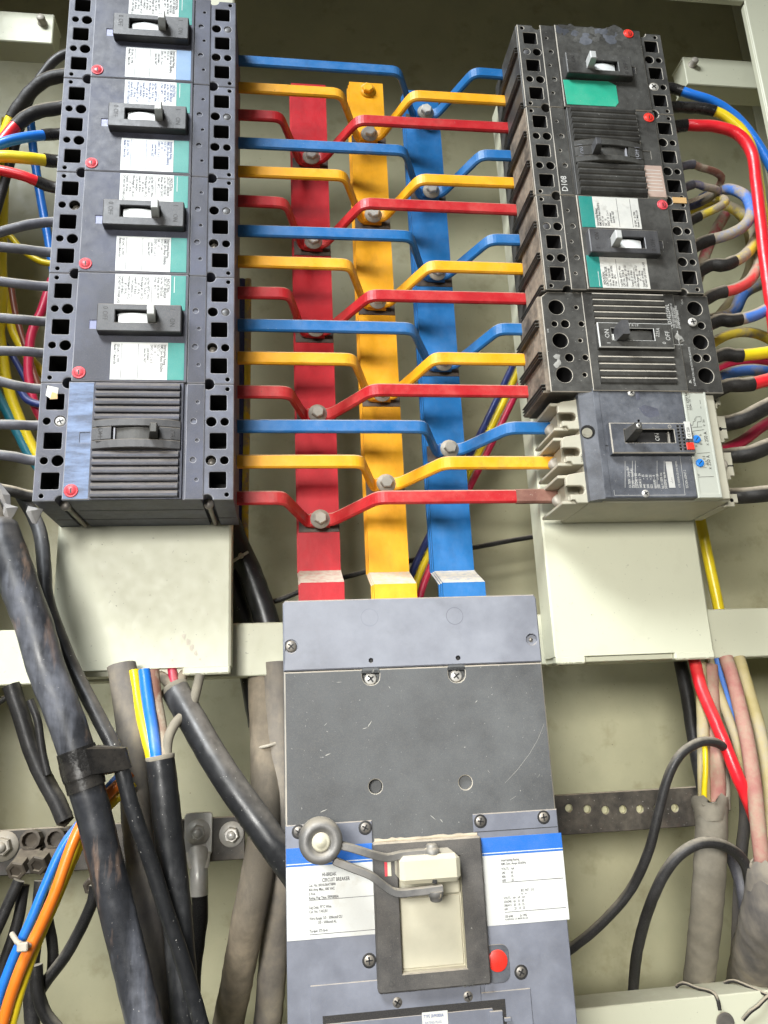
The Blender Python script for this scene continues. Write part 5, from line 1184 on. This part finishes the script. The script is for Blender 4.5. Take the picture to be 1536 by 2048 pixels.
for pts, r, mat, lb, Y in (
 ([(22, 1370), (42, 1430), (60, 1490), (85, 1550), (115, 1605), (130, 1640)], 7.5, 'rubber_black', 'taped black cable coming down to the earth bar lug', 120),
 ([(60, 1400), (75, 1440), (84, 1500), (95, 1550)], 3.4, 'rubber_black', 'thin frayed black cable beside the taped one', 110),
 ([(-10, 1410), (25, 1385), (40, 1360), (48, 1330)], 3.0, 'rubber_black', 'thin black cord under the rail at the left edge', 160),
 ([(38, 1760), (20, 1800), (0, 1845), (-20, 1890)], 4.6, 'rubber_black', 'black cable from the left lug going to the left edge', 98),
 ([(48, 1770), (36, 1840), (14, 1910), (-10, 1985)], 4.6, 'rubber_black', 'black cable from the left lug going down behind the orange wire', 110),
 ([(84, 1760), (76, 1840), (64, 1920), (62, 1990), (66, 2070)], 6.0, 'rubber_black', 'black cable from the right lug hanging straight down', 104),
 ([(190, 1770), (186, 1800), (165, 1850), (132, 1910), (98, 1955), (78, 1985)], 4.8, 'rubber_black', 'black cable with dusty upper edge swinging from the small lug to lower left', 100),
 ([(86, 1800), (98, 1850), (106, 1900), (104, 1945)], 4.4, 'rubber_black', 'short black cable beside the orange wire', 125),
 ([(72, 1930), (76, 1985), (92, 2030), (125, 2070)], 5.0, 'rubber_black', 'black cable bending right at the bottom edge', 92),
 ([(399, 1786), (400, 1830), (394, 1880), (386, 1950), (384, 2070)], 7.2, 'rubber_black', 'black cable crimped in the shiny flat lug', 134)):
    cable(pts, r, mat, lb, GE_, Y)
# ================================================================== lower right
GR_ = 'thick dusty cables, lower right'
P = cpath([(1424, 1606, 100), (1422, 1680, 106), (1416, 1790, 122), (1406, 1890, 150), (1397, 1975, 176), (1390, 2090, 190)]); b = MB(); b.tube(P, [14.6, 14.2, 14, 14] + [14.6] * (len(P) - 4), 22, 0, .02)
cR = tag(b.build('cable', 'sheath_khaki'), 'thick dust covered cable standing upright at the lower right', 'cable', GR_)
b = MB(); n_ = 26; Q = [P[0].lerp(P[6], t) for t in (-.25, -.12, .1, .35, .6)]
vs = []
for i, c_ in enumerate(Q):
    for k in range(n_):
        a_ = 2 * math.pi * k / n_; r_ = 15.2 + 1.2 * math.sin(a_ * 3 + 1) + (1.2 * math.sin(a_ * 5) if i < 2 else 0) - (.9 if i == 4 else 0) + (2.2 if 2.6 < a_ < 3.6 and i < 3 else 0)
        vs.append(c_ + Vector((math.cos(a_) * r_, math.sin(a_) * r_, (3.4 * math.sin(a_ * 4 + .6) + 2 * math.sin(a_ * 7) if i == 0 else 0))))
b.add(vs, [(i * n_ + k, i * n_ + (k + 1) % n_, (i + 1) * n_ + (k + 1) % n_, (i + 1) * n_ + k) for i in range(4) for k in range(n_)], 0, True)
b.build('sheath_end', 'sheath_khaki', cR)
for pts, r, mat in (([(1400, 1325, 112), (1405, 1420, 108), (1407, 1520, 106), (1409, 1620, 104)], 5.8, 'wire_cream'), ([(1418, 1330, 118), (1424, 1440, 112), (1432, 1530, 106), (1434, 1620, 104)], 8.4, 'wire_pink'), ([(1446, 1470, 116), (1450, 1540, 108), (1452, 1620, 100)], 4.2, 'sheath_khaki'), ([(1409, 1480, 94), (1411, 1530, 92), (1409, 1575, 94), (1408, 1615, 100)], 2.6, 'wire_yellow')):
    b = MB(); b.tube(cpath(pts), r, 14, 0, .02); b.build('core_wire', mat, cR)
P = cpath([(1556, 1745, 62), (1541, 1825, 84), (1524, 1900, 130), (1510, 1975, 184), (1492, 2090, 200)]); b = MB(); b.tube(P, [23 + 5. * i / len(P) for i in range(len(P))], 26, 0, .015)
cQ = tag(b.build('cable', 'sheath_dusty'), 'very thick dusty cable at the lower right corner of the photo', 'cable', GR_)
b = MB(); n_ = 30; Q = [P[0].lerp(P[7], t) for t in (-.35, -.1, .2, .6)]; vs = []
for i, c_ in enumerate(Q):
    for k in range(n_):
        a_ = 2 * math.pi * k / n_; r_ = 24.2 + 1.3 * math.sin(a_ * 3) - (.8 if i == 3 else 0) - (3 if i == 0 else 0)
        vs.append(c_ + Vector((math.cos(a_) * r_, math.sin(a_) * r_, (4 * math.sin(a_ * 4 + .6) + 2.5 * math.sin(a_ * 9) if i == 0 else 0))))
b.add(vs, [(i * n_ + k, i * n_ + (k + 1) % n_, (i + 1) * n_ + (k + 1) % n_, (i + 1) * n_ + k) for i in range(3) for k in range(n_)], 0, True)
b.build('torn_edge', 'sheath_dusty', cQ)
GW = 'coloured wires of the lower right bundle'
for pts, r, mat, lb in (
 ([(1388, 1318, 112), (1404, 1380, 100), (1438, 1460, 88), (1472, 1545, 80), (1494, 1595, 82), (1514, 1650, 92), (1524, 1700, 98)], 6.0, 'wire_red', 'bright red wire slanting down at the lower right'),
 ([(1418, 1318, 122), (1438, 1385, 114), (1466, 1460, 104), (1486, 1530, 96), (1500, 1600, 90)], 4.6, 'wire_cream', 'thin pale yellow wire right behind the bright red wire'),
 ([(1436, 1318, 124), (1446, 1360, 120), (1458, 1400, 116), (1470, 1450, 112)], 5.0, 'wire_dusty_blue', 'short blue wire between two pale wires under the rail'),
 ([(1452, 1315, 112), (1474, 1390, 100), (1496, 1490, 84), (1509, 1580, 74), (1518, 1670, 70), (1527, 1740, 72), (1540, 1800, 90)], 6.8, 'wire_pink', 'dusty pink wire bowing down to the thick corner cable'),
 ([(1478, 1315, 116), (1500, 1390, 104), (1524, 1480, 90), (1538, 1580, 80), (1540, 1680, 72), (1534, 1780, 66)], 5.8, 'wire_cream', 'pale yellow wire right of the dusty pink wire')):
    cable(pts, r, mat, lb, GW)
GK = 'black cords, lower right'
cable([(1100, 1925, 150), (1145, 1895, 140), (1205, 1845, 122), (1262, 1778, 108), (1298, 1700, 92), (1318, 1620, 84), (1336, 1555, 78), (1362, 1508, 74), (1402, 1484, 74), (1438, 1488, 80), (1462, 1512, 90), (1475, 1560, 104)], 4.4, 'rubber_black', 'black cord making a tall loop over the upright dusty cable', GK)
cable([(1264, 2060, 176), (1266, 1985, 164), (1277, 1890, 128), (1308, 1790, 92), (1350, 1718, 76), (1402, 1686, 70), (1450, 1692, 70), (1484, 1718, 76), (1498, 1755, 84), (1502, 1800, 100)], 4.9, 'rubber_black', 'black cord making the lower loop in front of the upright dusty cable', GK)
cable([(1360, 1318, 170), (1376, 1400, 160), (1390, 1490, 150), (1408, 1580, 145), (1424, 1660, 145)], 7, 'rubber_black', 'dark cable behind the pale wires below the right box', GK)
cable([(1460, 1700, 130), (1482, 1760, 120), (1496, 1830, 110)], 7, 'tape_grey', 'grey sleeve end behind the lower cord loop', GK)
cable([(1470, 1470, 190), (1490, 1600, 185), (1482, 1720, 180), (1476, 1850, 175), (1470, 2040, 178)], 6, 'sheath_dusty', 'dusty grey conduit standing in the shadow, lower right', GK)
GS = 'thin ties on the bottom rail'
yb = 119.
for pts, lb in (([W(1352, 1974, 150), W(1366, 1966, 146), W(1395, 1976, 138), W(1424, 1984, 126), W(1434, 1996, 118), V(W(1440, 2020, 117).x, 117, W(1440, 2020, 117).z)], 'thin grey tie draped over the bottom rail'),
                ([W(1448, 1966, 150), W(1468, 1962, 144), W(1500, 1974, 132), W(1522, 1984, 122), W(1540, 1992, 117)], 'thin dark tie near the corner on the bottom rail'),
                ([W(1486, 2040, 116), W(1502, 2022, 114), W(1516, 2012, 114), W(1530, 1998, 116), W(1540, 1990, 118)], 'black wire scrap hanging in front of the bottom rail')):
    P = spline(pts, 3); b = MB(); b.tube(P, 1.7, 8, 0, .08); tag(b.build('wire_tie', 'tape_dark'), lb, 'wire', GS)
p = W(1452, 2046, 116)
b = MB(); b.lathe(p + Vector((0, 4.6, 0)), (0, -1, 0), [(8.5, 3.4), (8.4, 4.2), (6.2, 4.4), (5.9, 3.9), (.01, 3.9)], 22, 0, False); tag(b.build('washer_bolt', 'dark_steel'), 'dark round washer bolt on the bottom rail at the bottom edge', 'bolt')
